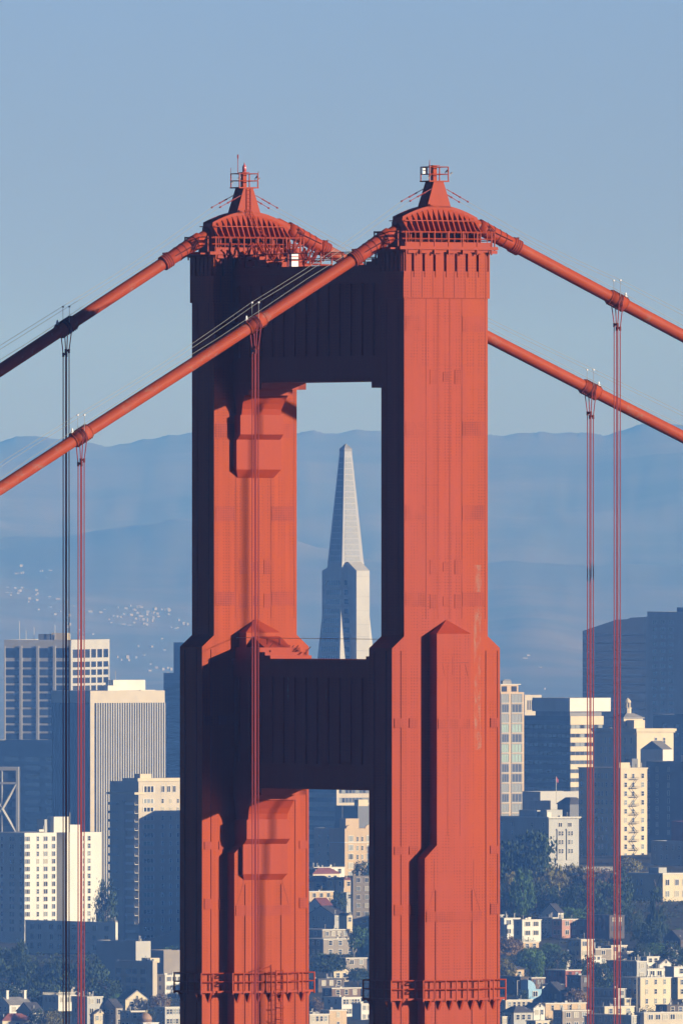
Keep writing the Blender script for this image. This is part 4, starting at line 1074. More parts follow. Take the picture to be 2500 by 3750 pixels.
# hotel with cupola
b = bld('old cream hotel with a small cupola and scalloped roofline at right', 2175, 2330, 2466, 2668, 3200, 7350, 'cream_stucco', 'hotel', par=1.2)
k = b.s*math.sin(R(54)); X = lambda px: (px-2330)/k
kn = b.s*math.cos(R(54)); Yn = lambda px: (2330-px)/kn
q = MB(); q.box(-0.9, b.W+0.9, -0.9, b.N+0.9, b.H-1.1, b.H-0.1); q.box(-0.5, b.W+0.5, -0.5, b.N+0.5, b.H-1.7, b.H-1.1); q.build('cornice', M['cream_stucco'], b.T)
q = MB()
for i in range(26): q.box(-0.75, -0.5, 0.6+i*(b.N-1.2)/25, 1.0+i*(b.N-1.2)/25, b.H-2.3, b.H-1.7)
q.build('dentils', M['tan_stone'], b.T)
windows(b, 'n', [Yn(px) for px in (2310, 2288, 2270, 2234, 2217, 2202)], rows_px(b, 2700, 36, 2860, 2.6), 0.9, 2.4, 'sash', frame='tan_stone')
windows(b, 'w', [X(2400), X(2431)], rows_px(b, 2700, 36, 2860, 2.6), 1.2, 2.4, 'sash', frame='trim_white')
x0 = X(2390)
# belvedere with cupola
P = empty('belvedere', (0, 0, 0)); P.parent = b.T
ya = Yn(2225) - 9
def P_box(x0, x1, y0, y1, z0, z1, nm, m): q = MB(); q.box(x0, x1, y0, y1, z0, z1); return q.build(nm, M[m], P)
cxx, cyy = 8.0, 17.0
P_box(cxx-5, cxx+5, cyy-4, cyy+4, b.H-0.5, b.H+4.0, 'loggia', 'cream_stucco')
q = MB(); q.box(cxx-5.5, cxx+5.5, cyy-4.5, cyy+4.5, b.H+4.0, b.H+4.5); q.loft([(cxx-5.2, cxx+5.2, cyy-4.2, cyy+4.2, b.H+4.5), (cxx-2, cxx+2, cyy-1.6, cyy+1.6, b.H+6.2)]); q.build('hip_roof', M['roof_grey'], P)
q = MB(); q.tube([(cxx, cyy, b.H+5.5), (cxx, cyy, b.H+8.2)], 1.5, 8); q.tube([(cxx, cyy, b.H+8.2), (cxx, cyy, b.H+8.5)], 1.8, 8)
for i in range(8): a_ = math.pi*i/4; q.tube([(cxx+1.1*math.cos(a_), cyy+1.1*math.sin(a_), b.H+8.5), (cxx+1.1*math.cos(a_), cyy+1.1*math.sin(a_), b.H+10.6)], 0.2, 5)
q.tube([(cxx, cyy, b.H+10.6), (cxx, cyy, b.H+11.2), (cxx, cyy, b.H+12.0), (cxx, cyy, b.H+12.6)], [1.5, 1.4, 0.8, 0.1], 10); q.build('cupola', M['cream_stucco'], P)
for i in range(3):
    q = MB(); q.box(cxx-4+3*i, cxx-2.6+3*i, cyy-4.1, cyy-3.98, b.H+0.8, b.H+3.2); q.build('arch_opening', M['glass_dark'], P)
box_on(b, X(2352), X(2392), 6, 11, 3.4, 'cream_stucco', 'roof_step', z=b.H)
# fire-escape apartment tower
b = bld('tall cream apartment tower with zigzag fire escape above the hillside park', 2120, 2268, 2369, 2812, 3150, 6750, 'cream_stucco', 'apartment tower')
k = b.s*math.sin(R(54)); X = lambda px: (px-2268)/k; kn = b.s*math.cos(R(54)); Yn = lambda px: (2268-px)/kn
rows = rows_px(b, 2832, 32.4, 3130, 1.9)
windows(b, 'w', [X(2289), X(2352)], rows, 1.3, 1.8, 'sash'); windows(b, 'w', [X(2317)], rows, 1.1, 1.7, 'sash')
windows(b, 'n', [Yn(px) for px in (2240, 2220, 2205, 2193, 2180)], rows, 1.1, 1.8, 'sash', frame='trim_white', glass=['glass_dark', 'glass_dark', 'blind', 'glass_grey']); windows(b, 'n', [Yn(2131)], rows, 1.2, 1.8, 'sash')
finish(b)
q = MB()
for i, z in enumerate(rows):
    q.box(X(2302), X(2332), -1.2, -0.08, z-0.5, z-0.4); q.box(X(2302), X(2332), -1.2, -1.15, z+0.35, z+0.42)
    for t in range(9): xx = X(2302) + (X(2332)-X(2302))*t/8; q.box(xx-0.03, xx+0.03, -1.2, -1.15, z-0.4, z+0.4)
    if i: 
        q.tube([(X(2304) if i % 2 else X(2328), -0.9, z-0.4), (X(2328) if i % 2 else X(2304), -0.9, rows[i-1]-0.4)], 0.1, 4)
q.build('fire_escape', M['iron'], b.T)
trim(b, zrow(b, 2860), zrow(b, 2857), 0.18, 'cream_stucco'); trim(b, b.H-0.5, b.H+0.02, 0.25, 'cream_stucco')
box_on(b, 0.5, 5.5, 1, 5, 2.6, 'cream_stucco'); box_on(b, X(2330), X(2352), 3, 7, 4.0, 'dark_stone', 'lift_house'); clutter(b, 4, 8)
# white sunlit gable block behind it and shaded block
b = bld('white tall gable-roofed block behind the fire-escape tower', 2345, 2425, 2462, 2745, 3150, 7050, 'white_stucco', 'apartment block')
q = MB(); q.prism([(0, 0, b.H), (0, b.N*0.5, b.H+3.4), (0, b.N, b.H)], (b.W, 0, 0)); q.build('gable', M['roof_grey'], b.T)
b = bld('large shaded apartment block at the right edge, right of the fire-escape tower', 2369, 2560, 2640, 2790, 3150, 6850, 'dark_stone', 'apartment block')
kn = b.s*math.cos(R(54)); windows(b, 'n', [(2560-px)/kn for px in (2378, 2408, 2449)], rows_px(b, 2812, 29, 3070, 1.6), 1.3, 1.7, 'sash', glass=['glass_dark', 'glass_dark', 'blind', 'glass_grey'])
box_on(b, 3, 8, 10, 16, 3, 'white_stucco')
b = bld('shaded red-brown block with roof fittings at the right edge', 2458, 2530, 2600, 3008, 3120, 6700, 'red_brick', 'apartment block'); clutter(b, 6, 2)
b = bld('row of pale blue-shaded bay fronts below the red-brown block at right', 2386, 2560, 2620, 3082, 3215, 6620, 'grey_stucco', 'row house')
kn = b.s*math.cos(R(54))
for z in rows_px(b, 3098, 34, 3200, 1.8): windows(b, 'n', [(2560-px)/kn for px in (2400, 2423, 2443, 2465, 2487)], [z], 1.0, 1.7, 'sash')
# grey classical mansion block
b = bld('grey classical apartment block with bracketed cornice and twin bay windows, above the park', 1815, 2008, 2119, 2992, 3180, 6600, 'grey_stucco', 'apartment block')
k = b.s*math.sin(R(54)); X = lambda px: (px-2008)/k; kn = b.s*math.cos(R(54)); Yn = lambda px: (2008-px)/kn
trim(b, b.H-0.35, b.H+0.02, 0.7, 'trim_white'); trim(b, b.H-0.7, b.H-0.35, 0.4, 'grey_stucco', 'frieze')
q = MB()
for i in range(22): q.box(0.2+i*b.W/22.5, 0.42+i*b.W/22.5, -0.62, -0.4, b.H-0.72, b.H-0.36)
q.build('dentils', M['trim_white'], b.T)
for px in (2050, 2085):
    q = MB(); c = X(px); q.loft([(c-1.6, c+1.6, -0.45, 0, zrow(b, 3150)), (c-1.6, c+1.6, -0.45, 0, zrow(b, 3040))])
    q.box(c-1.8, c+1.8, -0.6, 0, zrow(b, 3040), zrow(b, 3036)); Bq = q.build('bay', M['grey_stucco'], b.T)
    for y in (3042, 3074, 3107):
        for d in (-0.65, 0.65): link('window', win_mesh('w', 'sash', 'trim_white', rc.choice(GL)), Bq, (c+d-0.42, -0.45, zrow(b, y)-1.9), (0.85, 1, 1.7))
    link('window', win_mesh('w', 'pair', 'trim_white', 'glass_dark'), b.T, (c-0.9, 0, zrow(b, 3012)-1.7), (1.8, 1, 1.6))
windows(b, 'n', [Yn(px) for px in (1990, 1948, 1876, 1838)], rows_px(b, 3012, 32, 3140, 1.7), 1.1, 1.7, 'sash')
box_on(b, X(2018), X(2076), 3, 7, 3.2, 'grey_stucco'); box_on(b, 2, 5, Yn(1950), Yn(1885), 3.0, 'grey_stucco', 'roof_room'); box_on(b, 0.5, 2.5, Yn(1998), Yn(1985), 2.4, 'trim_white', 'chimney'); clutter(b, 6, 3)
b = bld('long low pale wall block with a flagpole behind the grey classical block', 1912, 1977, 2130, 2899, 3120, 7000, 'grey_concrete', 'building')
fl = empty('flagpole', at(2035, 2915, 6990), 0, 'thin white flagpole with a small red flag beside the banded office block', 'flagpole')
q = MB(); q.tube([(0, 0, -3), (0, 0, 7.8)], 0.12, 5); q.build('pole', M['trim_white'], fl); q = MB(); q.prism([(0.1, 0, 7.6), (0.9, 0.1, 6.4), (0.8, 0.1, 5.0), (0.1, 0, 5.8)], (0, 0.05, 0)); q.build('flag', M['flag_red'], fl)
b = bld('dark hip-roofed block squeezed between the flagpole and fire-escape tower', 2040, 2085, 2140, 2945, 3120, 6850, 'dark_stone', 'building')
q = MB(); q.loft([(-0.5, b.W+0.5, -0.5, b.N+0.5, b.H), (b.W*0.3, b.W*0.7, b.N*0.3, b.N*0.7, b.H+2.6)]); q.build('hip_roof', M['slate'], b.T)
b = bld('pale stepped block left of the flagpole with lit chimney walls', 1935, 1960, 2015, 2932, 3120, 6900, 'grey_stucco', 'building')
box_on(b, 0.3, 2.0, 0.2, 2, 1.8, 'white_stucco', 'chimney')

# ------------------------------------------------------------------ houses on the slope
def house(label, xl, xc, xr, yt, yb, wall, roof='flat', fl=2, wc=3, nc=2, kind='sash', fr='trim_white', seed=0, cl=2, corn=True, cat='house', Y=None, ww=None, gl=None, rm=None, phi=54, name='house', dY=0):
    Y = (Y or Yof((xl+xr)/2, yb)) + dY
    rm_ = rm or {'flat': 'roof_grey', 'gable': 'slate', 'hip': 'tile_red', 'gableN': 'slate'}[roof]
    b = bld(label, xl, xc, xr, yt, yb, Y, wall, cat, name=name, phi=phi, roof=rm_ if roof == 'flat' else 'roof_tar', par=0.45 if roof == 'flat' else 0.05, Nmin=5, deep=9)
    fh = min(3.1, b.H / fl) if b.H/fl > 2.2 else b.H/fl
    wh = fh*0.52
    rows = [b.H - fh*(i+1) + fh*0.26 for i in range(fl)]
    w_ = ww or min(1.5, b.W/max(wc, 1)*0.55)
    for z in rows:
        if wc: windows(b, 'w', spread(b.W, wc, 0.06), [z], w_, wh, kind, fr, gl)
        if nc: windows(b, 'n', spread(b.N, nc, 0.12), [z], min(1.2, b.N/nc*0.45), wh, kind, fr, gl)
    if corn and roof == 'flat': trim(b, b.H-0.3, b.H+0.03, 0.22, 'trim_white' if wall != 'dark_wood' else 'trim_dark')
    if roof == 'gable':      # ridge along x, gable shown on the shaded face
        q = MB(); h = min(3.2, b.N*0.34); q.prism([(-0.3, -0.35, b.H-0.1), (-0.3, b.N*0.5, b.H+h), (-0.3, b.N+0.35, b.H-0.1)], (b.W+0.6, 0, 0)); q.build('roof', M[rm_], b.T)
        q = MB(); q.prism([(-0.36, 0.3, b.H-0.1), (-0.36, b.N*0.5, b.H+h-0.4), (-0.36, b.N-0.3, b.H-0.1)], (0.1, 0, 0)); q.build('gable', M[wall], b.T)
    if roof == 'gableN':     # ridge along y, gable on the sunlit face
        q = MB(); h = min(3.2, b.W*0.34); q.prism([(-0.35, -0.3, b.H-0.1), (b.W*0.5, -0.3, b.H+h), (b.W+0.35, -0.3, b.H-0.1)], (0, b.N+0.6, 0)); q.build('roof', M[rm_], b.T)
        q = MB(); q.prism([(0.3, -0.36, b.H-0.1), (b.W*0.5, -0.36, b.H+h-0.4), (b.W-0.3, -0.36, b.H-0.1)], (0, 0.1, 0)); q.build('gable', M[wall], b.T)
        link('window', win_mesh('w', 'sash', fr, 'glass_dark'), b.T, (b.W/2-0.4, -0.36, b.H+0.2), (0.8, 1, 1.0))
    if roof == 'hip':
        q = MB(); q.loft([(-0.4, b.W+0.4, -0.4, b.N+0.4, b.H-0.05), (-0.4, b.W+0.4, -0.4, b.N+0.4, b.H+0.12), (b.W*0.28, b.W*0.72, b.N*0.3, b.N*0.7, b.H+min(2.2, b.W*0.25))]); q.build('roof', M[rm_], b.T)
    clutter(b, cl, seed + int(xl))
    return b
H = house
# --- right side, upper rows
H('narrow grey house partly behind the bridge tower gallery level, left of white bays', 1790, 1828, 1842, 3350, 3440, 'grey_stucco', wc=1, nc=1)
H('white house with a rounded double bay, leftmost of the bright pair below the park', 1822, 1845, 1903, 3362, 3442, 'white_stucco', wc=2, nc=1, kind='pair', ww=2.0, cl=4)
H('white house with wide picture windows, right one of the bright pair below the park', 1892, 1911, 1980, 3368, 3450, 'white_stucco', wc=2, nc=1, kind='triple', ww=2.3, cl=4, gl=['glass_dark'])
H('shaded house with outside stairs between the bright pair and the pink house', 1975, 2022, 2040, 3360, 3452, 'grey_stucco', wc=1, nc=3, cl=3, dY=32)
H('dark-roofed house with a white side peeping over the pink house', 1985, 2042, 2062, 3342, 3400, 'white_stucco', 'gable', fl=1, wc=2, nc=2)
H('pink stucco house with dark bracketed eaves below the park', 2020, 2056, 2147, 3366, 3455, 'pink_stucco', dY=30, wc=3, nc=2, kind='pair', fr='trim_white', cl=2)
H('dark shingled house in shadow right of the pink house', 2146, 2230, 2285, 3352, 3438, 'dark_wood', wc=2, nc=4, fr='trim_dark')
H('cream flat house with glazed upper storey, left end of the cream terrace row', 2076, 2126, 2172, 3440, 3548, 'cream_stucco', fl=3, wc=2, nc=3, kind='pair', ww=1.8)
H('long cream house with big upper windows in the cream terrace row', 2160, 2172, 2284, 3436, 3490, 'cream_stucco', fl=1, wc=4, nc=1, kind='pair', ww=2.0, cl=5, Y=6190)
H('brown shingle house with one white window below the long cream house', 2165, 2178, 2236, 3474, 3535, 'taupe_paint', wc=1, nc=0, kind='pair', ww=1.6, cl=4)
H('pale narrow stack house at the right end of the cream terrace', 2222, 2236, 2294, 3462, 3520, 'tan_stone', wc=2, nc=0, cl=4)
H('small white-trimmed cottage right of the cream terrace', 2278, 2290, 2338, 3484, 3515, 'taupe_paint', fl=1, wc=2, nc=0, kind='triple', ww=1.8, cl=1)
H('wide shaded house with white roof terrace below the small cottage', 2222, 2330, 2366, 3520, 3632, 'grey_stucco', fl=3, wc=1, nc=5, kind='pair', cl=6)
H('bright white narrow turret house on the slope at right', 2352, 2367, 2412, 3503, 3560, 'white_stucco', wc=2, nc=1, cl=2)
H('white gabled house just right of the bright turret house', 2405, 2413, 2456, 3530, 3560, 'white_stucco', 'gableN', fl=1, wc=1, nc=0, rm='roof_grey')
H('white low house with three dark windows above the big beige block', 2352, 2368, 2458, 3548, 3590, 'white_stucco', fl=1, wc=3, nc=1, kind='pair', ww=1.9, gl=['glass_dark'], cl=3)
H('plain white box house at the right edge beside the beige block', 2452, 2466, 2520, 3540, 3600, 'white_stucco', fl=1, wc=1, nc=0, cl=3)
b = H('big beige apartment block with scattered small windows, lower right', 2270, 2343, 2456, 3580, 3700, 'cream_stucco', fl=3, wc=3, nc=3, ww=1.0, cat='apartment block', cl=4)
H('half-shaded beige block at the right edge next to the big beige block', 2440, 2480, 2540, 3580, 3665, 'cream_stucco', fl=2, wc=2, nc=2, cat='apartment block')
H('dark low house under trees at the right edge above the white box', 2430, 2490, 2540, 3440, 3490, 'dark_wood', 'gable', fl=1, wc=1, nc=3, fr='trim_white')
H('red brick house with one sunlit side and flat roof, lower right', 1994, 2069, 2126, 3552, 3615, 'red_brick', wc=2, nc=3, fr='red_brick', cl=2)
H('dark brown block right of the red brick house', 2075, 2125, 2160, 3572, 3660, 'dark_wood', wc=1, nc=3, fr='trim_dark', fl=2)
H('tiny peach cabin with dark eaves beside the bridge tower, lower right', 1868, 1882, 1918, 3550, 3585, 'peach_stucco', 'hip', fl=1, wc=1, nc=0, rm='slate', cl=0)
H('dark flat garage roof below the tiny peach cabin', 1828, 1905, 1935, 3577, 3640, 'dark_wood', fl=1, wc=1, nc=2, fr='trim_dark', cl=2)
H('brown slatted timber house left of the red brick house', 1936, 1945, 1994, 3580, 3625, 'brown_wood', fl=1, wc=3, nc=0, fr='brown_wood', cl=1)
b = H('sky blue house with a curved false front, lower right', 1921, 1934, 1982, 3623, 3690, 'blue_paint', fl=1, wc=1, nc=0, kind='pair', ww=1.9, corn=False, cl=0)
q = MB(); q.prism([(0, 0.3, b.H)] + [(0+3.2*math.cos(t), 0.3, b.H+3.0*math.sin(t)) for t in [math.pi/2*i/6 for i in range(7)]][::-1], (0, 4, 0)); q.build('curved_front', M['blue_paint'], b.T)
H('white slatted shed with a thin flat roof, right of the sky blue house', 1995, 2007, 2066, 3604, 3640, 'white_stucco', fl=1, wc=6, nc=0, kind='pair', cl=1)
H('shaded wide house front with pale window frames, below the brown block', 2150, 2260, 2290, 3620, 3700, 'grey_stucco', wc=1, nc=4, kind='pair', cl=3)
H('low dark house between the sky blue house and the brown block', 1982, 2050, 2075, 3632, 3690, 'dark_wood', 'gable', fl=1, wc=1, nc=3, fr='trim_dark')
H('tan chimney-topped row house at the foot of the bridge tower, right side', 1820, 1850, 1948, 3662, 3730, 'tan_stone', wc=5, nc=1, cl=7)
H('white gabled dormer house in the bottom row right of the bridge tower', 1938, 1952, 1994, 3690, 3740, 'white_stucco', 'gableN', fl=1, wc=2, nc=1, rm='roof_grey', cl=1)
H('long peach flat building in the bottom row at right', 1984, 1996, 2146, 3674, 3735, 'peach_stucco', fl=1, wc=4, nc=0, ww=1.0, cl=8)
H('grey bay-fronted house with white cornice in the bottom row', 2030, 2058, 2158, 3700, 3780, 'taupe_paint', wc=3, nc=2, kind='pair', ww=1.8, cl=3)
H('cream building with a crenellated parapet in the bottom row', 2188, 2212, 2322, 3686, 3760, 'cream_stucco', fl=1, wc=3, nc=1, cl=6)
H('shaded blue-grey roof row in front of the crenellated cream building', 2150, 2310, 2340, 3718, 3800, 'grey_stucco', wc=1, nc=6, cl=6)
H('dark roof with clutter at the right edge of the bottom row', 2400, 2440, 2540, 3680, 3740, 'dark_wood', fl=1, wc=3, nc=1, cl=10)
H('cream-grey row with arched cornice in the bottom right corner', 2335, 2356, 2540, 3708, 3800, 'tan_stone', wc=6, nc=1, kind='pair', ww=1.9, cl=5)
H('dark hipped roof house at the foot of the bridge tower, right side', 1840, 1880, 1950, 3708, 3790, 'grey_stucco', 'hip', fl=1, wc=3, nc=2, rm='slate')
H('small white-edged house at the bottom edge right of the tower', 1935, 1960, 2010, 3738, 3800, 'cream_stucco', fl=1, wc=2, nc=1, cl=2)
# beige block with araucaria
b = bld('beige apartment block with arched windows behind the tall conifer at right', 2285, 2425, 2560, 3198, 3420, 6380, 'cream_stucco', 'apartment block')
k = b.s*math.sin(R(54)); kn = b.s*math.cos(R(54))
windows(b, 'w', [(px-2425)/k for px in (2442, 2477, 2500)], rows_px(b, 3222, 42, 3400, 2.0), 1.8, 2.2, 'sash', gl and ['trim_white'][0] or 'trim_white') if False else windows(b, 'w', [(px-2425)/k for px in (2442, 2477, 2505)], rows_px(b, 3222, 42, 3400, 2.0), 1.7, 2.1, 'pair')
windows(b, 'n', [(2425-px)/kn for px in (2307, 2334, 2349)], rows_px(b, 3222, 35, 3380, 2.2), 0.8, 2.2, 'sash', frame='tan_stone', glass='glass_dark')
trim(b, b.H-0.5, b.H+0.03, 0.3, 'trim_white'); box_on(b, 0.4, 4, 3, 9, 2.6, 'grey_stucco', 'roof_room')
H('small peach terrace house under the bright white pair, beside the brown tree', 1900, 1912, 1972, 3449, 3480, 'peach_stucco', fl=1, wc=2, nc=0, cl=2)
H('tiny white hut among the dark trees of the park', 2022, 2028, 2040, 3272, 3288, 'white_stucco', fl=1, wc=0, nc=0, cl=0, corn=False, cat='hut', name='garden_hut')
H('tan flat house glimpsed between the sky blue house and the brick house', 1960, 1986, 2010, 3622, 3665, 'tan_stone', fl=1, wc=1, nc=1, cl=3)
H('small cream house below the brown shingle house, right of the middle ropes', 2190, 2200, 2232, 3545, 3590, 'cream_stucco', fl=1, wc=1, nc=0, cl=2)
H('low white-fronted house at the bottom edge between the two rope bundles', 2165, 2172, 2215, 3722, 3790, 'white_stucco', fl=1, wc=2, nc=0, cl=2)
H('cream chimneyed house at the bottom edge beside the bridge tower, right side', 1828, 1838, 1876, 3722, 3790, 'cream_stucco', fl=1, wc=2, nc=0, cl=4)
H('dim blue-grey house front above the crenellated building', 2170, 2245, 2270, 3655, 3700, 'grey_stucco', fl=1, wc=1, nc=3, kind='pair', cl=2)
for (l, a0, a1, a2, y0, y1, m_, rf) in [
 ('tan house with a hipped slate roof between the cream terrace and the brick house', 2040, 2060, 2100, 3498, 3548, 'tan_stone', 'hip'),
 ('small white house under the brown trees right of the pink house', 2150, 2165, 2200, 3500, 3540, 'white_stucco', 'flat'),
 ('cream garden house left of the brown slatted timber house', 1895, 1908, 1934, 3590, 3622, 'cream_stucco', 'gableN'),
 ('grey gabled house behind the trees at the right edge, above the white box', 2425, 2440, 2482, 3478, 3520, 'grey_stucco', 'gableN'),
 ('cream low house just above the bottom row, below the wide shaded house', 2270, 2285, 2330, 3655, 3700, 'cream_stucco', 'flat'),
 ('white cottage half hidden by bushes at the far lower left', 30, 45, 85, 3600, 3640, 'white_stucco', 'gableN'),
 ('pale grey house roof between the dark bushes and the balustraded villa', 236, 262, 300, 3612, 3650, 'tan_stone', 'flat'),
 ('peach house between the two lower left apartment blocks and the dome', 395, 408, 440, 3650, 3690, 'peach_stucco', 'flat'),
 ('cream house under the olive tree left of the dome, lowest row', 330, 345, 385, 3712, 3780, 'cream_stucco', 'gableN')]:
    H(l, a0, a1, a2, y0, y1, m_, rf, fl=1 if y1-y0 < 40 else 2, wc=2, nc=1, rm='slate' if rf == 'hip' else None, cl=2)
# --- centre gap
H('long white roof terrace building at the top of the tile-roof cluster in the centre gap', 1128, 1150, 1262, 3176, 3215, 'white_stucco', fl=1, wc=4, nc=1, cl=7, Y=6780)
H('cream villa with long red tile eave behind the tile-roof cluster', 1128, 1146, 1243, 3200, 3240, 'cream_stucco', 'hip', fl=1, wc=4, nc=1, Y=6720)
H('cream villa with red roof, left one of three in the tile-roof cluster', 1128, 1150, 1216, 3228, 3275, 'peach_stucco', 'hip', fl=1, wc=3, nc=1, Y=6650)
H('cream villa with arched window, middle one in the tile-roof cluster', 1212, 1226, 1258, 3222, 3268, 'peach_stucco', 'hip', fl=1, wc=1, nc=1, kind='triple', ww=1.6, Y=6640)
H('cream villa beside the grey block, right one in the tile-roof cluster', 1250, 1260, 1292, 3222, 3268, 'peach_stucco', 'hip', fl=1, wc=1, nc=1, Y=6630)
H('cream flat villa below the tile-roof cluster', 1110, 1132, 1220, 3264, 3325, 'peach_stucco', fl=1, wc=3, nc=1, kind='pair', Y=6560, cl=2)
H('tall blank grey apartment block at the right of the centre gap', 1284, 1292, 1362, 3208, 3420, 'taupe_paint', fl=6, wc=2, nc=0, kind='pair', ww=1.4, cat='apartment block', Y=6480, corn=False, phi=82)  # darker wall colour stands in for the shade over this block
H('grey low shed left of the tall blank grey block', 1236, 1268, 1292, 3268, 3330, 'grey_stucco', fl=1, wc=1, nc=1, corn=False, Y=6520)
H('small white gabled house with a red roof in the centre gap', 1130, 1178, 1216, 3316, 3345, 'white_stucco', 'gable', fl=1, wc=2, nc=1, rm='tile_red', Y=6470)
H('dark mansard-roofed house in shadow in the centre gap', 1128, 1225, 1272, 3350, 3410, 'grey_stucco', 'gable', fl=1, wc=2, nc=4, Y=6400)
H('slim cream house lit beside the tall blank grey block', 1258, 1270, 1290, 3352, 3410, 'cream_stucco', 'gableN', fl=1, wc=1, nc=0, Y=6380, cl=0)
H('taupe house with white window trim, uppermost of the three taupe houses', 1080, 1180, 1280, 3404, 3450, 'taupe_paint', fl=1, wc=4, nc=3, kind='pair', ww=1.4, cl=4, Y=6330)
H('taupe house with three white sash windows, middle of the three taupe houses', 1110, 1184, 1306, 3438, 3520, 'taupe_paint', fl=2, wc=3, nc=3, kind='sash', ww=1.7, cl=2, Y=6230)
H('taupe house half behind a tree, lowest of the three taupe houses', 1236, 1266, 1343, 3508, 3580, 'taupe_paint', fl=2, wc=2, nc=1, kind='pair', ww=1.6, cl=1, Y=6110)
H('small cream cottages under the tree in the centre gap', 1212, 1222, 1276, 3556, 3590, 'cream_stucco', 'gableN', fl=1, wc=2, nc=0, rm='slate', cl=1)
H('dark shingled roof house below the cottages in the centre gap', 1110, 1165, 1260, 3584, 3640, 'dark_wood', fl=1, wc=3, nc=2, cl=5, corn=True)
H('brown roof house with a white chimney in the centre gap', 1180, 1215, 1320, 3618, 3670, 'brown_wood', fl=1, wc=3, nc=1, cl=5)
H('bright white flat house with a row of tall windows, bottom of the centre gap', 1185, 1251, 1321, 3652, 3730, 'white_stucco', wc=6, nc=2, kind='sash', ww=0.9, cl=2)
H('small white house right of the bright white flat house in the centre gap', 1312, 1322, 1362, 3675, 3740, 'white_stucco', wc=2, nc=0, kind='pair', cl=2)
H('peach box house at the bottom of the centre gap', 1190, 1206, 1269, 3699, 3770, 'peach_stucco', wc=1, nc=1, ww=1.1, cl=1)
H('grey-roofed low house in the bottom left of the centre gap', 1090, 1134, 1204, 3714, 3780, 'tan_stone', fl=1, wc=4, nc=1, cl=6)
# --- left side
b = bld('shaded white terraced flats below the bright white tower at left', 85, 424, 432, 3378, 3530, 6550, 'white_stucco', 'apartment block')
kn = b.s*math.cos(R(54))
for y in (3392, 3428, 3462): windows(b, 'n', [(424-px)/kn for px in (112, 140, 185, 215, 268, 300, 345, 390)], [zrow(b, y)-1.9], 2.6, 1.9, 'pair')
q = MB()
for (a_, e_, y) in ((160, 205, 3418), (250, 330, 3416), (100, 150, 3455), (215, 300, 3452)): q.box(-1.8, 0, (424-e_)/kn, (424-a_)/kn, zrow(b, y)-0.2, zrow(b, y)); 
q.build('balcony', M['trim_white'], b.T); clutter(b, 14, 21)
b = bld('plain shaded wall block with one sunlit upper corner, lower left', 350, 498, 552, 3447, 3640, 6250, 'grey_concrete', 'building'); clutter(b, 3, 9)
b = bld('dim grey gabled block right of the plain shaded wall block', 540, 600, 690, 3480, 3560, 6300, 'taupe_paint', 'building')
b = bld('pale flat apartment house with wide dark windows, left of the bridge tower foot', 420, 560, 576, 3520, 3665, 6050, 'tan_stone', 'apartment house')
kn = b.s*math.cos(R(54))
for y in (3548, 3580, 3612): windows(b, 'n', [(560-px)/kn for px in (433, 470, 492, 524)], [zrow(b, y)-2.0], 3.0, 1.9, 'plain', glass='glass_blue')
clutter(b, 8, 33); box_on(b, 1, 5, 3, 8, 1.6, 'cream_stucco', 'roof_room')
H('white bay-windowed house next to the bridge tower foot, left side', 548, 605, 672, 3570, 3665, 'white_stucco', fl=3, wc=3, nc=2, kind='triple', ww=1.7, cl=4)
H('cream gable glimpsed beside the left bridge leg', 612, 628, 680, 3518, 3560, 'cream_stucco', 'gableN', fl=1, wc=1, nc=1, rm='roof_grey', cl=0)
b = H('timbered gable house with two tall white chimneys, bottom left', -12, 36, 116, 3680, 3740, 'white_stucco', 'gable', fl=1, wc=3, nc=2, rm='roof_grey', cl=0)
for (x, y) in ((0.6, 2.6), (b.W-1.2, 2.6)):
    q = MB(); q.box(x, x+0.9, y, y+0.9, b.H, b.H+4.4); q.box(x-0.12, x+1.02, y-0.12, y+1.02, b.H+4.4, b.H+4.7); q.build('chimney', M['white_stucco'], b.T)
b = H('pale villa with a roof balustrade, bottom left', 155, 215, 277, 3645, 3705, 'white_stucco', fl=1, wc=3, nc=3, kind='triple', cl=3)
q = MB()
for t in range(18): q.box(-0.05+t*b.W/18, 0.1+t*b.W/18, -0.1, 0.05, b.H, b.H+0.9); q.box(-0.1, 0.05, t*b.N/18, 0.15+t*b.N/18, b.H, b.H+0.9)
q.box(-0.12, b.W, -0.12, 0.07, b.H+0.9, b.H+1.05); q.box(-0.12, 0.07, 0.07, b.N, b.H+0.9, b.H+1.05); q.build('balustrade', M['trim_white'], b.T)
H('grey house with a sunlit roof wall, bottom left between villa and dome', 262, 320, 376, 3650, 3780, 'grey_stucco', fl=3, wc=2, nc=2, kind='pair', cl=5)
H('dim slate-roofed house between the grey house and the dome', 370, 425, 450, 3690, 3780, 'taupe_paint', 'gable', fl=2, wc=1, nc=3)
H('cream lean-to roofed house behind the dome', 436, 460, 540, 3660, 3715, 'cream_stucco', 'gableN', fl=1, wc=2, nc=1, rm='roof_grey', cl=6)
H('tan house left of the copper dome, bottom edge', 440, 480, 530, 3702, 3790, 'tan_stone', fl=2, wc=2, nc=2, cl=3)
b = H('house with a pinkish round dome on its roof, bottom edge', 505, 525, 580, 3745, 3800, 'white_stucco', fl=1, wc=2, nc=1, cl=0)
q = MB(); c = (b.W*0.35, b.N*0.4); q.tube([(c[0], c[1], b.H-0.5), (c[0], c[1], b.H+0.8)] + [(c[0], c[1], b.H+0.8+2.3*math.sin(t)) for t in [0.01, 0.4, 0.8, 1.15, 1.45, 1.57]], [2.2, 2.2] + [2.35*math.cos(t) + 0.02 for t in [0.01, 0.4, 0.8, 1.15, 1.45, 1.57]], 16); q.build('dome', M['copper_dome'], b.T, True)
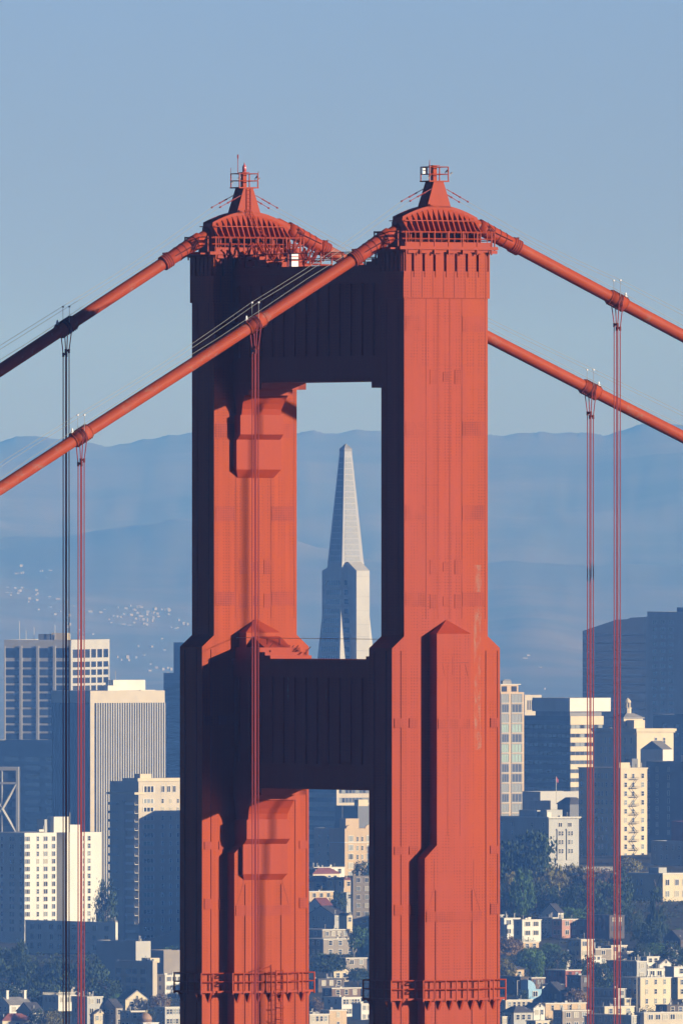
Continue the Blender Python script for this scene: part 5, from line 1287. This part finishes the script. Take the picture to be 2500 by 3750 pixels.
H('pale house with a long window strip beside the left bridge leg, bottom edge', 570, 605, 680, 3688, 3790, 'grey_concrete', fl=2, wc=6, nc=2, ww=0.9, cl=3)
H('cream house with a red roof in the bottom left corner', -20, 10, 118, 3738, 3800, 'cream_stucco', 'hip', fl=1, wc=3, nc=1)
H('shaded small house below the timbered gable house', 60, 118, 160, 3705, 3790, 'grey_stucco', 'gable', fl=2, wc=2, nc=3)

# ------------------------------------------------------------------ trees
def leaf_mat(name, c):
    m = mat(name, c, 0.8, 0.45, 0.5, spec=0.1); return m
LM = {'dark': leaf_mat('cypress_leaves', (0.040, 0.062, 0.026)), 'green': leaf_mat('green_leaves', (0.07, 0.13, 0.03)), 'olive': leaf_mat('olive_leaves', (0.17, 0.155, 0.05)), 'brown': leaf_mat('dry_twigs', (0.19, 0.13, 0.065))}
BK = mat('bark', (0.10, 0.075, 0.055), 0.9, 0.3, 2)
def crown_mesh(shape, col, seed, ncl=70, per=26):
    r = random.Random(seed); b = MB()
    cl = []
    for i in range(ncl):
        while True:
            x, y, z = r.uniform(-1, 1), r.uniform(-1, 1), r.uniform(0, 1)
            if shape == 'round':
                d = x*x + y*y + ((z-0.5)*2)**2
                if 0.25 < d < 1: break
            elif shape == 'flat':
                z = r.choice([0.35, 0.55, 0.72, 0.9]) + r.uniform(-0.04, 0.04); w = {0: 1.0}.get(0) * (1.15 - z*0.55)
                if x*x + y*y < w*w: break
            elif shape == 'column':
                w = 0.25 + 0.75*(1-z)**0.8 if z > 0.12 else 0.6
                if x*x + y*y < w*w: break
            elif shape == 'tier':
                z = math.floor(r.random()*14)/14 + 0.02; w = max(0.12, 1-z)
                if 0.02 < x*x + y*y < w*w: break
        cl.append((x, y, z, r.uniform(0.12, 0.24) if shape != 'tier' else 0.08))
    for (x, y, z, s) in cl:
        for j in range(per):
            o = Vector((r.gauss(0, s*0.8), r.gauss(0, s*0.8), r.gauss(0, s*(0.30 if shape in ('flat', 'tier') else 0.5))))
            p = Vector((x, y, z)) + Vector((o.x, o.y, o.z*0.7))
            a = Vector((r.uniform(-1, 1), r.uniform(-1, 1), r.uniform(-0.6, 0.6))).normalized(); c = a.cross(Vector((r.uniform(-1, 1), r.uniform(-1, 1), r.uniform(-1, 1)))).normalized()
            q = r.uniform(0.035, 0.075); a *= q; c *= q*0.7
            b.add([p-a, p+c, p+a, p-c], [(0, 1, 2, 3)])
    me = bpy.data.meshes.new('crown'); me.from_pydata(b.v, [], b.f); me.materials.append(LM[col]); return me
def trunk_mesh(seed, split=True):
    r = random.Random(seed); b = MB()
    b.tube([(0, 0, -0.25), (0.02, 0.01, 0.2), (-0.02, 0.02, 0.55), (0, 0, 0.85)], [0.05, 0.042, 0.028, 0.012], 6)
    for i in range(7):
        z = 0.25 + 0.08*i; a = r.uniform(0, 6.28); b.tube([(0, 0, z), (0.3*math.cos(a), 0.3*math.sin(a), z+0.14), (0.6*math.cos(a), 0.6*math.sin(a), z+0.2)], [0.02, 0.013, 0.006], 5)
    return b.mesh('trunk', BK)
TM = [trunk_mesh(i) for i in range(3)]
CMs = {}
def tree(label, px, yt, yb, wpx, shape, col, seed=0, Y=None, cat='tree', group='trees among the hillside houses'):
    Y = Y or Yof(px, yb); s = F/Y
    p = at(px, yb, Y); g = gz(p.x, Y); p.z = min(p.z, g) if abs(p.z-g) < 6 else p.z
    h = (at(px, yt, Y).z - p.z); w = wpx/s/2
    key = (shape, col, seed % 3)
    if key not in CMs: CMs[key] = crown_mesh(shape, col, seed % 3 + 5, 110 if shape in ('column', 'tier') else 80)
    T = empty('tree', p, rc.uniform(0, 6.28), label, cat, group)
    z0 = 0.12 if shape in ('round', 'column', 'tier') else 0.2
    link('crown', CMs[key], T, (0, 0, h*z0), (w, w, h*(1-z0)))
    link('trunk', TM[seed % 3], T, (0, 0, 0), (w, w, h))
    return T
big = [
 ('large spreading dark cypress in front of the grey classical block', 1960, 3050, 3330, 170, 'flat', 'dark'),
 ('dark spreading cypress close to the right edge of the bridge tower', 1860, 3080, 3330, 130, 'flat', 'dark'),
 ('light green cone-shaped tree beside the bridge tower in the park', 1862, 3205, 3365, 80, 'column', 'olive'),
 ('round dark green tree in the lower middle of the park', 1912, 3190, 3370, 90, 'round', 'green'),
 ('tall olive tree at the sunny right side of the park', 2030, 3165, 3345, 120, 'round', 'olive'),
 ('dark broad tree at the foot of the park above the bright houses', 1985, 3230, 3360, 120, 'round', 'dark'),
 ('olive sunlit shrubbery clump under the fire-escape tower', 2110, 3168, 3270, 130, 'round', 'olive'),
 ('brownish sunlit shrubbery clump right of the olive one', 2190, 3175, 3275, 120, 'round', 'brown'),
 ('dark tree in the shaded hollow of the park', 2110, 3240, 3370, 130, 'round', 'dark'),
 ('dark bushy tree behind the rightmost ropes in the park', 2220, 3230, 3370, 130, 'round', 'dark'),
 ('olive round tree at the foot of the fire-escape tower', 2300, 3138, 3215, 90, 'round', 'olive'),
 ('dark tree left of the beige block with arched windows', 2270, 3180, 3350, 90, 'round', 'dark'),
 ('bright green tree above the pink house roof', 2095, 3325, 3385, 90, 'round', 'green'),
 ('tall tiered conifer in front of the beige block at right', 2402, 3178, 3450, 90, 'tier', 'dark'),
 ('green bush right of the tiered conifer at the edge', 2478, 3400, 3460, 60, 'round', 'green'),
 ('dark tree below the tiered conifer', 2370, 3380, 3480, 110, 'round', 'dark'),
 ('wide green tree above the white turret house', 2395, 3452, 3520, 90, 'flat', 'green'),
 ('dark tree at the right edge behind the white box house', 2462, 3455, 3550, 90, 'round', 'dark'),
 ('tangled brown-twigged tree below the bright white pair', 1865, 3432, 3505, 90, 'round', 'brown'),
 ('dark green tree under the bright white pair of houses', 1940, 3470, 3560, 110, 'round', 'green'),
 ('upright green tree left of the cream terrace', 1968, 3488, 3590, 60, 'column', 'green'),
 ('small green tree below the shaded stair house', 2015, 3455, 3500, 70, 'round', 'green'),
 ('dark tree mass between the stair house and cream terrace', 2040, 3470, 3580, 90, 'round', 'dark'),
 ('olive tree beside the bridge tower above the peach cabin', 1850, 3515, 3610, 70, 'round', 'olive'),
 ('dark pointed shrub left of the sky blue house', 1915, 3628, 3700, 50, 'column', 'dark'),
 ('brown-leaved tree above the long peach building', 2105, 3620, 3700, 80, 'round', 'brown'),
 ('wide layered dark cypress in the centre gap', 1200, 3490, 3600, 140, 'flat', 'dark'),
 ('dark round tree right of the taupe houses in the centre gap', 1325, 3400, 3520, 90, 'round', 'green'),
 ('dark tree below the cream gabled block in the centre gap', 1325, 3150, 3240, 70, 'round', 'dark'),
 ('small dark tree right of the red-roofed white gable', 1240, 3265, 3350, 60, 'round', 'dark'),
 ('green shrub at the left end of the red-roofed white gable', 1135, 3302, 3350, 50, 'round', 'green'),
 ('dark layered tree beside the lowest taupe house', 1310, 3545, 3620, 90, 'flat', 'dark'),
 ('olive tree at the left bottom of the centre gap', 1155, 3655, 3720, 60, 'round', 'brown'),
 ('dark cypress behind the flats at far lower left', 20, 3470, 3600, 120, 'round', 'dark'),
 ('tall dark tree left of the terraced flats', 75, 3440, 3600, 90, 'column', 'dark'),
 ('dark tree mass under the terraced flats, leftmost', 110, 3515, 3660, 130, 'round', 'dark'),
 ('dark tree mass under the terraced flats, behind the dark ropes', 215, 3515, 3660, 140, 'round', 'dark'),
 ('dark tree mass under the terraced flats, right of the ropes', 320, 3500, 3660, 140, 'round', 'dark'),
 ('dark tree in front of the plain shaded wall block', 390, 3580, 3690, 110, 'round', 'dark'),
 ('round green tree beside the plain wall block, near the left bridge leg', 620, 3468, 3545, 80, 'round', 'green'),
 ('small green tree right of the sunlit grey house, bottom left', 430, 3638, 3700, 60, 'round', 'green'),
 ('loose olive tree above the pinkish dome', 585, 3640, 3710, 80, 'round', 'brown'),
 ('olive treetop at the bottom edge, left of the grey house', 195, 3705, 3800, 90, 'round', 'olive'),
 ('dark treetop at the bottom edge between the timbered house and the villa', 140, 3690, 3800, 60, 'round', 'dark'),
 ('dark bush left of the pale villa', 25, 3600, 3700, 110, 'round', 'dark'),
 ('dark bush behind the pale villa with balustrade', 165, 3600, 3700, 120, 'round', 'dark'),
 ('faint dark tree in the gap right of the bright white tower', 385, 3220, 3420, 80, 'round', 'dark'),
 ('dark tree above the grey classical block edge, beside the right leg', 1830, 3130, 3300, 70, 'round', 'dark'),
 ('dark tree between the cottage and the white terrace at right', 2345, 3455, 3530, 60, 'round', 'dark'),
 ('dark tree behind the dark shingled house at right', 2310, 3310, 3430, 80, 'round', 'dark'),
 ('dark tree below the dark shingled house at right', 2150, 3500, 3600, 80, 'round', 'dark'),
 ('dark tree left of the wide shaded house', 2205, 3530, 3640, 80, 'round', 'dark'),
]
for i, (l, px, yt, yb, w_, sh, c) in enumerate(big):
    tree(l, px, yt, yb, w_, sh, c, i)
# undergrowth between the trees and houses
def shrub_layer():
    r = random.Random(9); b = MB()
    zones = [(1835, 2500, 3200, 3380, 260), (1835, 2500, 3380, 3740, 330), (1132, 1350, 3280, 3740, 130), (0, 430, 3480, 3740, 260), (430, 660, 3520, 3740, 90)]
    for (xa, xb, ya, yb, n) in zones:
        for i in range(n):
            px = r.uniform(xa, xb); py = r.uniform(ya, yb); Y = Yof(px, py) + 4; X = (px-1250)/F*Y; z = gz(X, Y)
            R0 = r.uniform(0.8, 2.2)
            for j in range(46):
                p = Vector((X + r.gauss(0, R0*0.7), Y + r.gauss(0, R0*0.7), z + abs(r.gauss(0, R0*0.45))))
                a = Vector((r.uniform(-1, 1), r.uniform(-1, 1), r.uniform(-0.6, 0.6))).normalized(); c = a.cross(Vector((r.uniform(-1, 1), r.uniform(-1, 1), r.uniform(-1, 1)))).normalized()
                q = r.uniform(0.15, 0.34); a *= q; c *= q*0.8
                b.add([p-a, p+c, p+a, p-c], [(0, 1, 2, 3)])
    me = bpy.data.meshes.new('shrubbery'); me.from_pydata(b.v, [], b.f); me.materials.append(mat('shrub_leaves', (0.05, 0.065, 0.03), 0.85, 0.6, 0.12, spec=0.1))
    o = link('shrubbery', me); o['kind'] = 'stuff'; o['label'] = 'dark green shrubs and undergrowth on the hillside'
shrub_layer()
for i, (l, px, yt, yb) in enumerate([('thin pale street pole in front of the big beige block', 2330, 3568, 3700), ('street pole left of the peach cabin roofs, lower right', 1893, 3590, 3640), ('slim street lamp pole below the brick house', 2095, 3640, 3700), ('slender lamp pole above the balustrade villa, lower left', 372, 3612, 3670)]):
    Yp = Yof(px, yb); p = at(px, yb, Yp); h = at(px, yt, Yp).z - p.z
    T = empty('street_pole', p, 0.4, l, 'street pole', 'street poles in the hillside streets')
    q = MB(); q.tube([(0, 0, -1), (0, 0, h)], 0.11, 5); q.build('pole', M['trim_white'], T)
    q = MB(); q.tube([(0, 0, h-0.2), (1.4, 0, h+0.1)], 0.07, 4); q.box(1.1, 1.8, -0.12, 0.12, h+0.02, h+0.16); q.build('lamp_arm', M['steel'], T)
sl_ = MB()
wl = empty('retaining_wall', at(2055, 3178, 6560), math.atan2(0.1, 1), 'long pale retaining wall along the top of the hillside park', 'wall')
q = MB(); q.box(0, 19, 0, 0.5, -1.2, 0.4); q.build('wall_face', M['grey_stucco'], wl)

# ------------------------------------------------------------------ scattered houses on the far hills
rh = random.Random(42)
hm_ = MB(); hm_.box(-0.5, 0.5, -0.5, 0.5, -2, 1); hmesh = hm_.mesh('far_house', mat('pale_far_house', (0.20, 0.17, 0.145), 0.8))
def hillY(px, py):
    Y = 18500
    while Y < 32400:
        X = (px-1250)/F*Y; y = HOR + (CAMZ - hz(X, Y))/Y*F
        if y <= py: return Y
        Y += 60
    return None
cl = [(60, 2110, 50, 8), (170, 2112, 40, 6), (40, 2170, 40, 14), (130, 2190, 60, 14), (250, 2240, 70, 16), (480, 2250, 60, 22), (560, 2260, 50, 18), (620, 2235, 50, 18), (400, 2270, 50, 12), (560, 2370, 50, 14), (470, 2420, 40, 8), (610, 2455, 30, 6), (300, 2330, 60, 10), (560, 2450, 40, 6), (2010, 2535, 30, 4), (1930, 2420, 40, 5), (660, 2300, 30, 8)]
nh = 0
for (cx, cy, sp, n) in cl:
    for i in range(int(n*0.75)):
        px = cx + rh.gauss(0, sp*0.6); py = cy + rh.gauss(0, sp*0.35); Y = hillY(px, py)
        if Y is None: continue
        X = (px-1250)/F*Y; w = rh.uniform(2.2, 5.0)
        o = link('far_house', hmesh, None, (X, Y, hz(X, Y)), (w*rh.uniform(0.8, 1.5), w*0.7, rh.uniform(0.9, 1.7)))
        o.rotation_euler = (0, 0, rh.uniform(0.2, 1.0))
        tag(o, 'tiny pale house among many dotted over the distant hazy hillside', 'house', 'tiny houses on the far hillside'); nh += 1
